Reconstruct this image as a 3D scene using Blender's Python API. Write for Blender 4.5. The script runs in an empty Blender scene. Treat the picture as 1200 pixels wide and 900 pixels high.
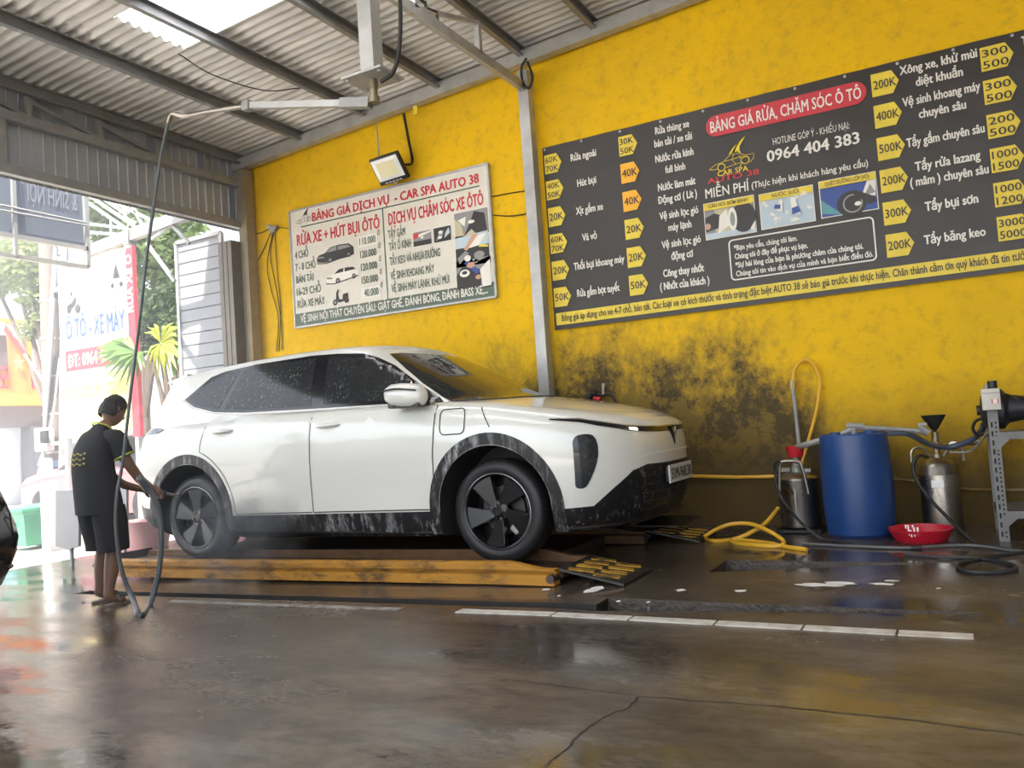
import bpy, bmesh, math, random
from mathutils import Vector, Matrix
from mathutils.bvhtree import BVHTree
random.seed(7)
S = bpy.context.scene
COL = S.collection
R = math.radians
PI = math.pi

# ---------------------------------------------------------------- camera, sky, sun, exposure
YAW, PITCH, ROLL, FPX = R(-28.30343), R(3.00393), R(-3.88481), 960.93
CAM = Vector((0, 0, 1.0))
_r = Vector((math.cos(YAW), -math.sin(YAW), 0)); _f0 = Vector((math.sin(YAW), math.cos(YAW), 0)); _u0 = Vector((0, 0, 1))
CF = math.cos(PITCH)*_f0 + math.sin(PITCH)*_u0; _u = -math.sin(PITCH)*_f0 + math.cos(PITCH)*_u0
CR = math.cos(ROLL)*_r + math.sin(ROLL)*_u; CU = -math.sin(ROLL)*_r + math.cos(ROLL)*_u
cd = bpy.data.cameras.new('camera'); cam = bpy.data.objects.new('camera', cd); COL.objects.link(cam)
cd.sensor_width = 36; cd.sensor_fit = 'HORIZONTAL'; cd.lens = FPX/1200*36; cd.clip_end = 200
mw = Matrix((CR, CU, -CF)).transposed().to_4x4(); mw.translation = CAM; cam.matrix_world = mw
S.camera = cam

w = bpy.data.worlds.new('world'); S.world = w; w.use_nodes = True
nt = w.node_tree; nt.nodes.clear()
sky = nt.nodes.new('ShaderNodeTexSky'); sky.sky_type = 'NISHITA'; sky.sun_disc = False
sky.sun_elevation = R(58); sky.sun_rotation = R(200); sky.air_density = 1.0; sky.dust_density = 3.0; sky.ozone_density = 1.0
hs = nt.nodes.new('ShaderNodeHueSaturation'); hs.inputs['Saturation'].default_value = 0.55
bg = nt.nodes.new('ShaderNodeBackground'); bg.inputs['Strength'].default_value = 0.36
wo = nt.nodes.new('ShaderNodeOutputWorld')
nt.links.new(sky.outputs[0], hs.inputs['Color']); nt.links.new(hs.outputs[0], bg.inputs[0]); nt.links.new(bg.outputs[0], wo.inputs[0])
sl = bpy.data.lights.new('sun', 'SUN'); sl.energy = 11.0; sl.angle = R(0.6); sl.color = (1, .95, .86)
sun = bpy.data.objects.new('sun', sl); COL.objects.link(sun)
sun.rotation_euler = Vector((.24, -.58, 1.15)).to_track_quat('Z', 'Y').to_euler()
vs = S.view_settings; S.display_settings.display_device = 'sRGB'
vs.view_transform = 'Standard'; vs.look = 'None'; vs.exposure = 0.95; vs.gamma = 1.0; vs.use_curve_mapping = False

# ---------------------------------------------------------------- helpers
def ray(x, y):
    return CF*FPX + CR*(x-600) - CU*(y-450)
def at_y(x, y, Y):
    d = ray(x, y); return CAM + d*(Y/d.y)
def at_x(x, y, X):
    d = ray(x, y); return CAM + d*(X/d.x)
def at_z(x, y, Z=0.0):
    d = ray(x, y); return CAM + d*((Z-1.0)/d.z)
def floor_z(x):
    return -0.018*max(0.0, min(6.0, -2.0-x))

MATS = {}
def mat(name, col, rough=.5, metal=0., n=0., nscale=8., col2=None, bump=0., bscale=None, coat=0., trans=0., alpha=1., emit=0., rvar=0., stretch=(1,1,1), spec=.5, nlo=.35, nhi=.7, transl=0.):
    """procedural material: base colour broken by noise into col2, optional bump and roughness variation"""
    if name in MATS: return MATS[name]
    m = bpy.data.materials.new(name); m.use_nodes = True; t = m.node_tree; N = t.nodes; L = t.links
    b = N['Principled BSDF']
    b.inputs['Base Color'].default_value = (*col, 1); b.inputs['Roughness'].default_value = rough
    b.inputs['Metallic'].default_value = metal; b.inputs['Coat Weight'].default_value = coat; b.inputs['Coat Roughness'].default_value = .04
    b.inputs['Transmission Weight'].default_value = trans; b.inputs['Alpha'].default_value = alpha
    b.inputs['Specular IOR Level'].default_value = spec
    if emit: b.inputs['Emission Color'].default_value = (*col, 1); b.inputs['Emission Strength'].default_value = emit
    tc = N.new('ShaderNodeTexCoord'); mp = N.new('ShaderNodeMapping'); mp.inputs['Scale'].default_value = stretch
    L.new(tc.outputs['Object'], mp.inputs['Vector'])
    no = N.new('ShaderNodeTexNoise'); no.inputs['Scale'].default_value = nscale; no.inputs['Detail'].default_value = 6; no.inputs['Roughness'].default_value = .65
    L.new(mp.outputs[0], no.inputs['Vector'])
    if n > 0 or col2:
        if col2 is None: col2 = tuple(c*(1-n) for c in col)
        cr = N.new('ShaderNodeValToRGB'); cr.color_ramp.elements[0].position = nlo; cr.color_ramp.elements[1].position = nhi
        cr.color_ramp.elements[0].color = (*col, 1); cr.color_ramp.elements[1].color = (*col2, 1)
        L.new(no.outputs['Fac'], cr.inputs[0]); L.new(cr.outputs[0], b.inputs['Base Color'])
    if rvar:
        mr = N.new('ShaderNodeMapRange'); mr.inputs['To Min'].default_value = max(.02, rough-rvar); mr.inputs['To Max'].default_value = min(1, rough+rvar)
        mr.inputs['From Min'].default_value = .35; mr.inputs['From Max'].default_value = .65
        L.new(no.outputs['Fac'], mr.inputs[0]); L.new(mr.outputs[0], b.inputs['Roughness'])
    if bump:
        n2 = N.new('ShaderNodeTexNoise'); n2.inputs['Scale'].default_value = bscale or nscale*3; n2.inputs['Detail'].default_value = 4
        L.new(mp.outputs[0], n2.inputs['Vector'])
        bp = N.new('ShaderNodeBump'); bp.inputs['Strength'].default_value = bump; bp.inputs['Distance'].default_value = .02
        L.new(n2.outputs['Fac'], bp.inputs['Height']); L.new(bp.outputs[0], b.inputs['Normal'])
    if transl:
        tl = N.new('ShaderNodeBsdfTranslucent'); mx = N.new('ShaderNodeMixShader'); mx.inputs[0].default_value = transl
        tl.inputs['Color'].default_value = (*col, 1)
        L.new(b.outputs[0], mx.inputs[1]); L.new(tl.outputs[0], mx.inputs[2]); L.new(mx.outputs[0], N['Material Output'].inputs['Surface'])
    MATS[name] = m; return m

def mk(name, bm, m, parent=None, ang=35, kind=None, recalc=True):
    """link a bmesh as one mesh object; smooth shading below the given angle"""
    if recalc: bmesh.ops.recalc_face_normals(bm, faces=bm.faces[:])
    me = bpy.data.meshes.new(name)
    if ang:
        c = R(ang)
        for e in bm.edges:
            e.smooth = (len(e.link_faces) == 2 and e.calc_face_angle(0) < c)
        for f in bm.faces: f.smooth = True
    bm.to_mesh(me); bm.free()
    for x in (m if isinstance(m, (list, tuple)) else [m]): me.materials.append(x)
    o = bpy.data.objects.new(name, me); COL.objects.link(o)
    if parent is not None: o.parent = parent
    if kind: o['kind'] = kind
    return o
def tag(o, label, cat=None, group=None, kind=None):
    if label: o['label'] = label
    if cat: o['category'] = cat
    if group: o['group'] = group
    if kind: o['kind'] = kind
    return o
def thing(name, label, cat, loc=(0,0,0), rz=0., group=None):
    o = bpy.data.objects.new(name, None); COL.objects.link(o); o.location = loc; o.rotation_euler = (0, 0, rz)
    o.empty_display_size = .1
    return tag(o, label, cat, group)
def B(): return bmesh.new()
def V(*a): return Vector(a)

def box(bm, c, s, rot=None, bev=0.):
    g = bmesh.ops.create_cube(bm, size=1); vs_ = g['verts']
    M = Matrix.Translation(Vector(c)) @ (rot.to_4x4() if rot is not None else Matrix()) @ Matrix.Diagonal((*s, 1))
    bmesh.ops.transform(bm, matrix=M, verts=vs_)
    if bev:
        es = list({e for v in vs_ for e in v.link_edges})
        bmesh.ops.bevel(bm, geom=es, offset=bev, segments=2, affect='EDGES', profile=.6)
    return vs_
def frame(d):
    d = d.normalized(); a = Vector((0,0,1)) if abs(d.z) < .9 else Vector((1,0,0))
    u = d.cross(a).normalized(); return u, d.cross(u).normalized()
def tube(bm, pts, r, n=8, cap=True, closed=False):
    """sweep a circle along pts; r may be a list"""
    pts = [Vector(p) for p in pts]; m = len(pts); rings = []
    rr = r if isinstance(r, (list, tuple)) else [r]*m
    u = None
    for i, p in enumerate(pts):
        d = (pts[min(i+1, m-1)] - pts[max(i-1, 0)])
        if closed: d = pts[(i+1) % m] - pts[(i-1) % m]
        if d.length < 1e-9: d = Vector((0,0,1))
        d.normalize()
        if u is None: u, v = frame(d)
        else:
            u = (u - d*u.dot(d)); u = u.normalized() if u.length > 1e-6 else frame(d)[0]
            v = d.cross(u)
        rings.append([bm.verts.new(p + (u*math.cos(2*PI*k/n) + v*math.sin(2*PI*k/n))*rr[i]) for k in range(n)])
    for i in range(m if closed else m-1):
        a, b = rings[i], rings[(i+1) % m]
        for k in range(n): bm.faces.new((a[k], a[(k+1) % n], b[(k+1) % n], b[k]))
    if cap and not closed: bm.faces.new(rings[0][::-1]); bm.faces.new(rings[-1])
def bar(bm, a, b, w_, h_, up=(0,0,1)):
    """rectangular bar from a to b, w across, h along up"""
    a, b = Vector(a), Vector(b); d = (b-a).normalized(); up = Vector(up)
    s = d.cross(up)
    if s.length < 1e-4: s = d.cross(Vector((1,0,0)))
    s.normalize(); t = s.cross(d).normalized()
    q = []
    for p in (a, b):
        q.append([bm.verts.new(p + s*w_/2*i + t*h_/2*j) for i, j in ((-1,-1),(1,-1),(1,1),(-1,1))])
    for k in range(4): bm.faces.new((q[0][k], q[0][(k+1)%4], q[1][(k+1)%4], q[1][k]))
    bm.faces.new(q[0][::-1]); bm.faces.new(q[1])
def lathe(bm, prof, n=32, M=None, capb=True, capt=True):
    """prof: list of (radius, z) turned about z"""
    rings = []
    for r_, z in prof:
        rings.append([bm.verts.new(((M @ Vector((r_*math.cos(2*PI*k/n), r_*math.sin(2*PI*k/n), z))) if M else Vector((r_*math.cos(2*PI*k/n), r_*math.sin(2*PI*k/n), z)))) for k in range(n)])
    for a, b in zip(rings, rings[1:]):
        for k in range(n): bm.faces.new((a[k], a[(k+1)%n], b[(k+1)%n], b[k]))
    if capb: bm.faces.new(rings[0][::-1])
    if capt: bm.faces.new(rings[-1])
def smooth_path(pts, k=8):
    pts = [Vector(p) for p in pts]; out = []
    P = [2*pts[0]-pts[1]] + pts + [2*pts[-1]-pts[-2]]
    for i in range(1, len(P)-2):
        a, b, c, d = P[i-1:i+3]
        for j in range(k):
            t = j/k
            out.append(.5*((2*b) + (c-a)*t + (2*a-5*b+4*c-d)*t*t + (-a+3*b-3*c+d)*t**3))
    out.append(pts[-1]); return out
def prism(bm, poly, depth, M=None):
    """polygon in xy extruded to z=depth, then transformed by M"""
    M = M or Matrix()
    a = [bm.verts.new(M @ Vector((x, y, 0))) for x, y in poly]; b = [bm.verts.new(M @ Vector((x, y, depth))) for x, y in poly]
    k = len(poly)
    bm.faces.new(a[::-1]); bm.faces.new(b)
    for i in range(k): bm.faces.new((a[i], a[(i+1)%k], b[(i+1)%k], b[i]))
XZ = Matrix(((1,0,0,0),(0,0,-1,0),(0,1,0,0),(0,0,0,1)))      # xy polygon -> xz plane, depth towards -y
def interp(tab, x):
    if x <= tab[0][0]: return tab[0][1]
    for (x0, y0), (x1, y1) in zip(tab, tab[1:]):
        if x <= x1: return y0 + (y1-y0)*(x-x0)/(x1-x0)
    return tab[-1][1]

# lettering: the built-in font turned into mesh
_tc = {}
def glyphs(s, bold=0.):
    key = (s, bold)
    if key not in _tc:
        c = bpy.data.curves.new('t', 'FONT'); c.body = s; c.size = 1; c.offset = bold; c.resolution_u = 2
        o = bpy.data.objects.new('t', c); COL.objects.link(o)
        dg = bpy.context.evaluated_depsgraph_get(); me = bpy.data.meshes.new_from_object(o.evaluated_get(dg))
        vs_ = [v.co.copy() for v in me.vertices]; fs = [tuple(p.vertices) for p in me.polygons]
        bpy.data.objects.remove(o); bpy.data.curves.remove(c); bpy.data.meshes.remove(me)
        _tc[key] = (vs_, fs)
    return _tc[key]
_h = glyphs('H'); CAPH = max(v.y for v in _h[0]) - min(v.y for v in _h[0])
def text(bm, s, x0, x1, z, cap, y, bold=.012, shear=0., M=None, flip=False):
    """lettering in the xz plane facing -y: from x0 to x1, baseline z, cap height cap; heavy weights are double struck"""
    src, s = s, s.replace('Đ', 'D')
    off = .006 if any(c in 'ơờớởỡợƠỜỚỞỠỢ' for c in s) else 0.
    vs_, fs = glyphs(s, off)
    if not vs_: return
    ex = bold*1.15 if bold > .003 else 0.; shifts = [(0,0)] if ex <= 0 else [(-ex,0),(ex,0),(0,ex*.6),(0,-ex*.6)]
    a = min(v.x for v in vs_)-ex; b = max(v.x for v in vs_)+ex; kx = (x1-x0)/(b-a); kz = cap/CAPH
    for i, (sx, sz) in enumerate(shifts):
        nv = []
        for v in vs_:
            X = x0 + (v.x+sx-a)*kx; Z = z + (v.y+sz)*kz
            if flip: X = x0 + x1 - X
            p = Vector((X + shear*(Z-z), y-.0004*i, Z)); nv.append(bm.verts.new(M @ p if M else p))
        for f in fs:
            try: bm.faces.new([nv[i] for i in f])
            except ValueError: pass
    dw = max(v.x for v in glyphs('D')[0])-min(v.x for v in glyphs('D')[0])
    for i, ch in enumerate(src):                       # the cross stroke of each barred D
        if ch != 'Đ': continue
        right = max(v.x for v in glyphs(s[:i+1], off)[0]); q = []
        for gx, gz in ((right-dw*1.16,.44), (right-dw*.48,.44), (right-dw*.48,.56), (right-dw*1.16,.56)):
            X = x0 + (gx-a)*kx; Z = z + gz*CAPH*kz
            if flip: X = x0 + x1 - X
            p = Vector((X, y-.002, Z)); q.append(bm.verts.new(M @ p if M else p))
        bm.faces.new(q)
def text_c(bm, s, xc, z, cap, y, bold=.012, maxw=9, squeeze=.9, M=None):
    vs_, fs = glyphs(s, bold); wd = (max(v.x for v in vs_)-min(v.x for v in vs_))*cap/CAPH*squeeze
    wd = min(wd, maxw); text(bm, s, xc-wd/2, xc+wd/2, z, cap, y, bold, M=M)
def flat(bm, poly, y, M=None, mi=0):
    """a flat printed shape in the xz plane"""
    vs_ = [bm.verts.new((M @ Vector((x, y, z))) if M else Vector((x, y, z))) for x, z in poly]
    f = bm.faces.new(vs_); f.material_index = mi; return f
def rect(x0, z0, x1, z1): return [(x0,z0),(x1,z0),(x1,z1),(x0,z1)]
def rrect(x0, z0, x1, z1, r_, n=6):
    o = []
    for cx, cz, a0 in ((x1-r_, z1-r_, 0), (x0+r_, z1-r_, 90), (x0+r_, z0+r_, 180), (x1-r_, z0+r_, 270)):
        for k in range(n+1):
            a = R(a0 + 90*k/n); o.append((cx+r_*math.cos(a), cz+r_*math.sin(a)))
    return o
def circ(cx, cz, r_, n=20, sx=1.): return [(cx+sx*r_*math.cos(2*PI*k/n), cz+r_*math.sin(2*PI*k/n)) for k in range(n)]
# ---------------------------------------------------------------- common materials
GALV = mat('galvanised_steel', (.46,.46,.45), .45, .45, n=.25, nscale=5, rvar=.12, bump=.05)
GREY_STEEL = mat('painted_grey_steel', (.33,.33,.32), .5, .3, n=.3, nscale=6)
BLACK_RUB = mat('black_rubber', (.018,.018,.02), .55, n=.3)
BLACK_GLOSS = mat('black_gloss', (.012,.012,.014), .12)
WHITE_PAINT = mat('white_paint', (.8,.8,.78), .5)
CHROME = mat('stainless_steel', (.40,.37,.33), .33, 1., n=.3, nscale=4, rvar=.08, bump=.03)

# ---------------------------------------------------------------- wall, floor, roof
def wall_material():
    m = bpy.data.materials.new('yellow_plaster'); m.use_nodes = True; t = m.node_tree; N = t.nodes; L = t.links; b = N['Principled BSDF']
    tc = N.new('ShaderNodeTexCoord'); sep = N.new('ShaderNodeSeparateXYZ'); L.new(tc.outputs['Object'], sep.inputs[0])
    def noise(sc, det=6, st=(1,1,1), ro=.6):
        mp = N.new('ShaderNodeMapping'); mp.inputs['Scale'].default_value = st; L.new(tc.outputs['Object'], mp.inputs['Vector'])
        n = N.new('ShaderNodeTexNoise'); n.inputs['Scale'].default_value = sc; n.inputs['Detail'].default_value = det; n.inputs['Roughness'].default_value = ro
        L.new(mp.outputs[0], n.inputs['Vector']); return n.outputs['Fac']
    def ramp(src, a, b_):
        r_ = N.new('ShaderNodeMapRange'); r_.inputs['From Min'].default_value = a; r_.inputs['From Max'].default_value = b_; L.new(src, r_.inputs[0]); return r_.outputs[0]
    def math_(op, a, b_):
        n = N.new('ShaderNodeMath'); n.operation = op; n.use_clamp = False
        for i, x in enumerate((a, b_)):
            if isinstance(x, (int, float)): n.inputs[i].default_value = x
            else: L.new(x, n.inputs[i])
        return n.outputs[0]
    def mix(f, a, b_):
        n = N.new('ShaderNodeMix'); n.data_type = 'RGBA'
        if isinstance(f, (int, float)): n.inputs[0].default_value = f
        else: L.new(f, n.inputs[0])
        for i, x in ((6, a), (7, b_)):
            if isinstance(x, tuple): n.inputs[i].default_value = (*x, 1)
            else: L.new(x, n.inputs[i])
        return n.outputs[2]
    base = mix(ramp(noise(1.3), .3, .7), (.80,.475,.004), (.66,.41,.012))
    base = mix(math_('MULTIPLY', ramp(noise(9, 8, (1,1,1), .75), .5, .72), .6), base, (.36,.25,.03))
    # rising damp: algae and soot low on the wall, with a ragged top that peaks behind the bonnet
    edge = math_('MULTIPLY', noise(1.9, 12, (1.1,1,.8), .78), 3.0)
    hump = N.new('ShaderNodeValToRGB'); hump.color_ramp.interpolation = 'EASE'
    e = hump.color_ramp.elements; e[0].position = 0; e[0].color = (.30,)*3+(1,); e[1].position = 1; e[1].color = (.10,)*3+(1,)
    for p, v in ((.30, .45), (.39, .80), (.52, .90), (.66, .76), (.77, .24)):
        q = e.new(p); q.color = (v, v, v, 1)
    L.new(ramp(sep.outputs[0], -7.5, 1.5), hump.inputs[0])
    top = math_('ADD', math_('MULTIPLY', hump.outputs[0], 1.9), math_('SUBTRACT', edge, 1.45))
    d = math_('SUBTRACT', top, sep.outputs[2])
    base = mix(math_('MULTIPLY', ramp(d, -.30, .40), .85), base, (.17,.12,.035))
    fl = ramp(noise(3.2, 12, (1,1,1), .8), .48, .52)
    dark = math_('MULTIPLY', ramp(d, .0, .45), math_('ADD', math_('MULTIPLY', fl, .70), .22))
    base = mix(dark, base, (.052,.040,.022))
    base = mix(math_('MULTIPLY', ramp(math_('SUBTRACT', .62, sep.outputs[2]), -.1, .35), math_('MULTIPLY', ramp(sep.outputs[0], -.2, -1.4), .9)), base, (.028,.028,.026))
    # brown grime and painted shade over the lower metre
    base = mix(math_('MULTIPLY', ramp(math_('SUBTRACT', 1.5, math_('ADD', sep.outputs[2], math_('MULTIPLY', noise(2, 4), .5))), 0, .95), .92), base, (.085,.055,.016))
    L.new(base, b.inputs['Base Color']); b.inputs['Roughness'].default_value = .7; b.inputs['Specular IOR Level'].default_value = .2
    bp = N.new('ShaderNodeBump'); bp.inputs['Strength'].default_value = .25; bp.inputs['Distance'].default_value = .02
    L.new(noise(14, 8), bp.inputs['Height']); L.new(bp.outputs[0], b.inputs['Normal'])
    return m
def floor_material():
    m = bpy.data.materials.new('wet_concrete'); m.use_nodes = True; t = m.node_tree; N = t.nodes; L = t.links; b = N['Principled BSDF']
    tc = N.new('ShaderNodeTexCoord')
    def noise(sc, det=6, st=(1,1,1), ro=.6):
        mp = N.new('ShaderNodeMapping'); mp.inputs['Scale'].default_value = st; L.new(tc.outputs['Object'], mp.inputs['Vector'])
        n = N.new('ShaderNodeTexNoise'); n.inputs['Scale'].default_value = sc; n.inputs['Detail'].default_value = det; n.inputs['Roughness'].default_value = ro
        L.new(mp.outputs[0], n.inputs['Vector']); return n.outputs['Fac']
    def ramp(src, stops):
        r_ = N.new('ShaderNodeValToRGB'); e = r_.color_ramp.elements
        e[0].position, e[0].color = stops[0][0], (*stops[0][1], 1); e[1].position, e[1].color = stops[-1][0], (*stops[-1][1], 1)
        for p, c in stops[1:-1]:
            q = e.new(p); q.color = (*c, 1)
        L.new(src, r_.inputs[0]); return r_.outputs[0]
    c1 = ramp(noise(1.1, 8, (.7,1.2,1)), [(.30,(.050,.040,.033)), (.50,(.095,.075,.058)), (.70,(.19,.155,.118))])
    c2 = ramp(noise(16, 8, (.5,1,1), .75), [(.35,(.55,)*3), (.65,(1.1,)*3)])
    mx = N.new('ShaderNodeMix'); mx.data_type = 'RGBA'; mx.blend_type = 'MULTIPLY'; mx.inputs[0].default_value = 1
    L.new(c1, mx.inputs[6]); L.new(c2, mx.inputs[7]); L.new(mx.outputs[2], b.inputs['Base Color'])
    wet = noise(.75, 5, (.55,1.3,1), .55)
    fine = noise(34, 8, (.6,1,1), .75)
    ad = N.new('ShaderNodeMath'); ad.operation = 'MULTIPLY_ADD'; L.new(fine, ad.inputs[0]); ad.inputs[1].default_value = .25; L.new(wet, ad.inputs[2])
    mr = N.new('ShaderNodeMapRange'); mr.inputs['From Min'].default_value = .56; mr.inputs['From Max'].default_value = .82; mr.inputs['To Min'].default_value = .035; mr.inputs['To Max'].default_value = .38
    L.new(ad.outputs[0], mr.inputs[0]); L.new(mr.outputs[0], b.inputs['Roughness'])
    b.inputs['Specular IOR Level'].default_value = .55
    st = N.new('ShaderNodeMapRange'); st.inputs['From Min'].default_value = .54; st.inputs['From Max'].default_value = .74; st.inputs['To Min'].default_value = .03; st.inputs['To Max'].default_value = .7
    L.new(ad.outputs[0], st.inputs[0])
    bp = N.new('ShaderNodeBump'); bp.inputs['Distance'].default_value = .007; L.new(st.outputs[0], bp.inputs['Strength'])
    hh = N.new('ShaderNodeMath'); hh.operation = 'ADD'; hm = N.new('ShaderNodeMath'); hm.operation = 'MULTIPLY'; hm.inputs[1].default_value = .45; L.new(noise(7, 6, (.5,1.4,1)), hm.inputs[0]); L.new(hm.outputs[0], hh.inputs[0]); L.new(fine, hh.inputs[1])
    L.new(hh.outputs[0], bp.inputs['Height']); L.new(bp.outputs[0], b.inputs['Normal'])
    return m
WALLM = wall_material(); FLOORM = floor_material()

YW = 7.35
bm = B(); prism(bm, [(-7.55,-.1),(3.95,-.1),(3.95,5.22),(-7.55,4.52)], .2, Matrix.Translation((0, YW+.2, 0)) @ XZ); mk('wall_back', bm, WALLM, kind='structure', ang=0)

bm = B(); box(bm, (4.0, 2.2, 2.5), (.2, 10.4, 5.2)); mk('wall_right_added', bm, mat('grey_side_wall', (.34,.345,.35), .7, n=.3), kind='structure', ang=0)  # unseen side wall, added to cut the light from the right
def cut(o, cutter):
    md = o.modifiers.new('cut', 'BOOLEAN'); md.operation = 'DIFFERENCE'; md.solver = 'EXACT'; md.object = cutter
    bpy.context.view_layer.update(); dg = bpy.context.evaluated_depsgraph_get()
    me = bpy.data.meshes.new_from_object(o.evaluated_get(dg)); o.modifiers.clear(); old = o.data; o.data = me; bpy.data.meshes.remove(old)
    bpy.data.objects.remove(cutter)
bm = B()
xs = [4, -2, -8.0, -8.6]
ys = [-4, 7.36]
top = [[bm.verts.new((x, y, floor_z(x))) for x in xs] for y in ys]; bot = [[bm.verts.new((x, y, -.5)) for x in xs] for y in ys]
for i in range(3):
    bm.faces.new((top[0][i], top[0][i+1], top[1][i+1], top[1][i])); bm.faces.new((bot[0][i], bot[1][i], bot[1][i+1], bot[0][i+1]))
    for j in (0, 1): bm.faces.new((top[j][i], top[j][i+1], bot[j][i+1], bot[j][i]))
for i in (0, 3): bm.faces.new((top[0][i], top[1][i], bot[1][i], bot[0][i]))
floor = mk('floor', bm, FLOORM, kind='structure', ang=0)
# two sloping service pits and the drain channel that runs along the lift
def wedge(xl, xr, yn, yf, d):
    bm = B(); t = [bm.verts.new(p) for p in ((xl,yn,.05),(xl,yf,.05),(xr,yf+.01,.05),(xr,yf-.02,.05))]; q = [bm.verts.new(p) for p in ((xl-.02,yn,-d),(xl-.02,yf,-d),(xr,yf+.01,-.002),(xr,yf-.02,-.002))]
    bm.faces.new(t); bm.faces.new(q[::-1])
    for k in range(4): bm.faces.new((t[k], t[(k+1)%4], q[(k+1)%4], q[k]))
    return mk('c', bm, FLOORM, ang=0)
cut(floor, wedge(-1.82, .02, 4.04, 4.36, .17)); cut(floor, wedge(-1.46, -.25, 5.18, 5.62, .15))
bm = B(); prism(bm, [(-6.15,-.13), (-6.45,.1), (-1.80,.1), (-1.80,-.09)], -.13, Matrix.Translation((0, 4.06, 0)) @ XZ); cut(floor, mk('c', bm, FLOORM, ang=0))

FLOORM2 = mat('pit_concrete', (.075,.060,.047), .55, n=.6, nscale=20, bump=.6, bscale=40)
floor.data.materials.append(FLOORM2); floor.data.materials.append(mat('drain_dark', (.014,.012,.010), .7, bump=.3))  # drain channel faces coloured near black, darker than the pits
for p in floor.data.polygons:
    c_ = p.center
    if -.2 < c_.z < floor_z(c_.x)-.004 and -6.6 < c_.x < .3 and 3.5 < c_.y < 6: p.material_index = 2 if c_.x < -1.83 else 1
CRACK = mat('crack_dirt', (.02,.017,.014), .6)
def ribbon(bm, pts, w_, z=.0012):
    pts = [Vector(p) for p in pts]; pr = None
    for i, p in enumerate(pts):
        d = pts[min(i+1, len(pts)-1)] - pts[max(i-1, 0)]; s = Vector((-d.y, d.x, 0)).normalized()*w_*(.5+.5*random.random())/2
        q = [bm.verts.new((p.x+s.x*k, p.y+s.y*k, floor_z(p.x)+z)) for k in (-1, 1)]
        if pr: bm.faces.new((pr[0], pr[1], q[1], q[0]))
        pr = q
def floor_px(pts, jit=.006):
    out = []
    w3 = [at_z(*p) for p in pts]
    for a, b in zip(w3, w3[1:]):
        for k in range(8):
            p = a.lerp(b, k/8); out.append(p + Vector((random.uniform(-jit, jit), random.uniform(-jit, jit), 0)))
    return out + [w3[-1]]
bm = B()
ribbon(bm, floor_px([(640,899),(655,885),(690,852),(712,838),(735,830),(750,816)]), .010)
ribbon(bm, floor_px([(600,796),(750,816),(900,827),(1050,842),(1199,861)], .003), .008)
mk('crack', bm, CRACK, parent=floor, ang=0)

# worn white line laid in short pieces
LINE = mat('worn_white_line', (.62,.60,.55), .35, col2=(.30,.26,.21), nscale=14, nlo=.45, nhi=.72)
line = thing('painted_line', 'worn white line on the wet floor in front of the lift', 'line')
cuts = [-4.95, -4.35, -3.62, -2.95, -2.56, -1.96, -1.53, -1.10, -.70, -.31, -.015]
for i, (a, b) in enumerate(zip(cuts, cuts[1:])):
    if i == 3: continue
    bm = B(); rot = Matrix.Rotation(math.atan(.018) if a < -2.2 else 0, 3, 'Y')
    wd = .085 if i > 3 else .06
    box(bm, ((a+b)/2, 3.93, floor_z((a+b)/2)+.0015), (b-a-.012, wd, .003), rot.inverted())
    mk('line_segment', bm, LINE if i > 3 else mat('faint_white_line', (.34,.32,.29), .35, col2=(.15,.12,.10), nscale=10, nlo=.4, nhi=.62), line, ang=0)

# roof: corrugated sheets on purlins, rising away from the street
def roof_z(x): return 4.60 + .061*(x+6.464)
SHEET = mat('corrugated_sheet', (.60,.585,.56), .5, .15, n=.3, nscale=3, stretch=(.4,2,1), rvar=.1)
def sheet(bm, x0, x1, y0, y1, pitch=.105, amp=.016, dz=0.):
    n = max(2, int((y1-y0)/pitch*8)); prev = None
    for k in range(n+1):
        y = y0 + (y1-y0)*k/n; t = (y/pitch) % 1; h = amp*max(-1, min(1, 1.6*math.sin(2*PI*t)))
        q = [bm.verts.new((x, y, roof_z(x)+.012+h+dz)) for x in (x0, x1)]
        if prev: bm.faces.new((prev[0], prev[1], q[1], q[0]))
        prev = q
SKY_Y0, SKY_Y1, SKY_X0, SKY_X1 = 4.39, 5.10, -6.0, -1.60  # skylight carried on past the view to let in more light
bm = B()
sheet(bm, -7.75, SKY_X0+.1, -3.0, 7.4); sheet(bm, SKY_X0+.1, SKY_X1, -3.0, .9); sheet(bm, SKY_X0+.1, SKY_X1, 1.65, SKY_Y0); sheet(bm, SKY_X0+.1, SKY_X1, SKY_Y1, 7.4); sheet(bm, SKY_X1, 3.4, -3.0, 7.4)
mk('ceiling', bm, SHEET, kind='structure', ang=50, recalc=False)
SKYL = mat('clear_roof_sheet', (.95,.97,1.0), .4, transl=.85)
bm = B(); sheet(bm, SKY_X0, SKY_X1+.1, SKY_Y0-.05, SKY_Y1+.05, dz=.008); mk('window_1', bm, SKYL, kind='structure', ang=50, recalc=False)
bm = B(); sheet(bm, SKY_X0, SKY_X1+.1, .85, 1.70, dz=.008); mk('window_added', bm, SKYL, kind='structure', ang=50, recalc=False)  # second clear sheet out of view, added to brighten wall and floor
PURL = mat('purlin_steel', (.25,.255,.26), .45, .4, n=.3, nscale=4)
SCREW = mat('roof_screw', (.6,.6,.58), .35, .8)
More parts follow.
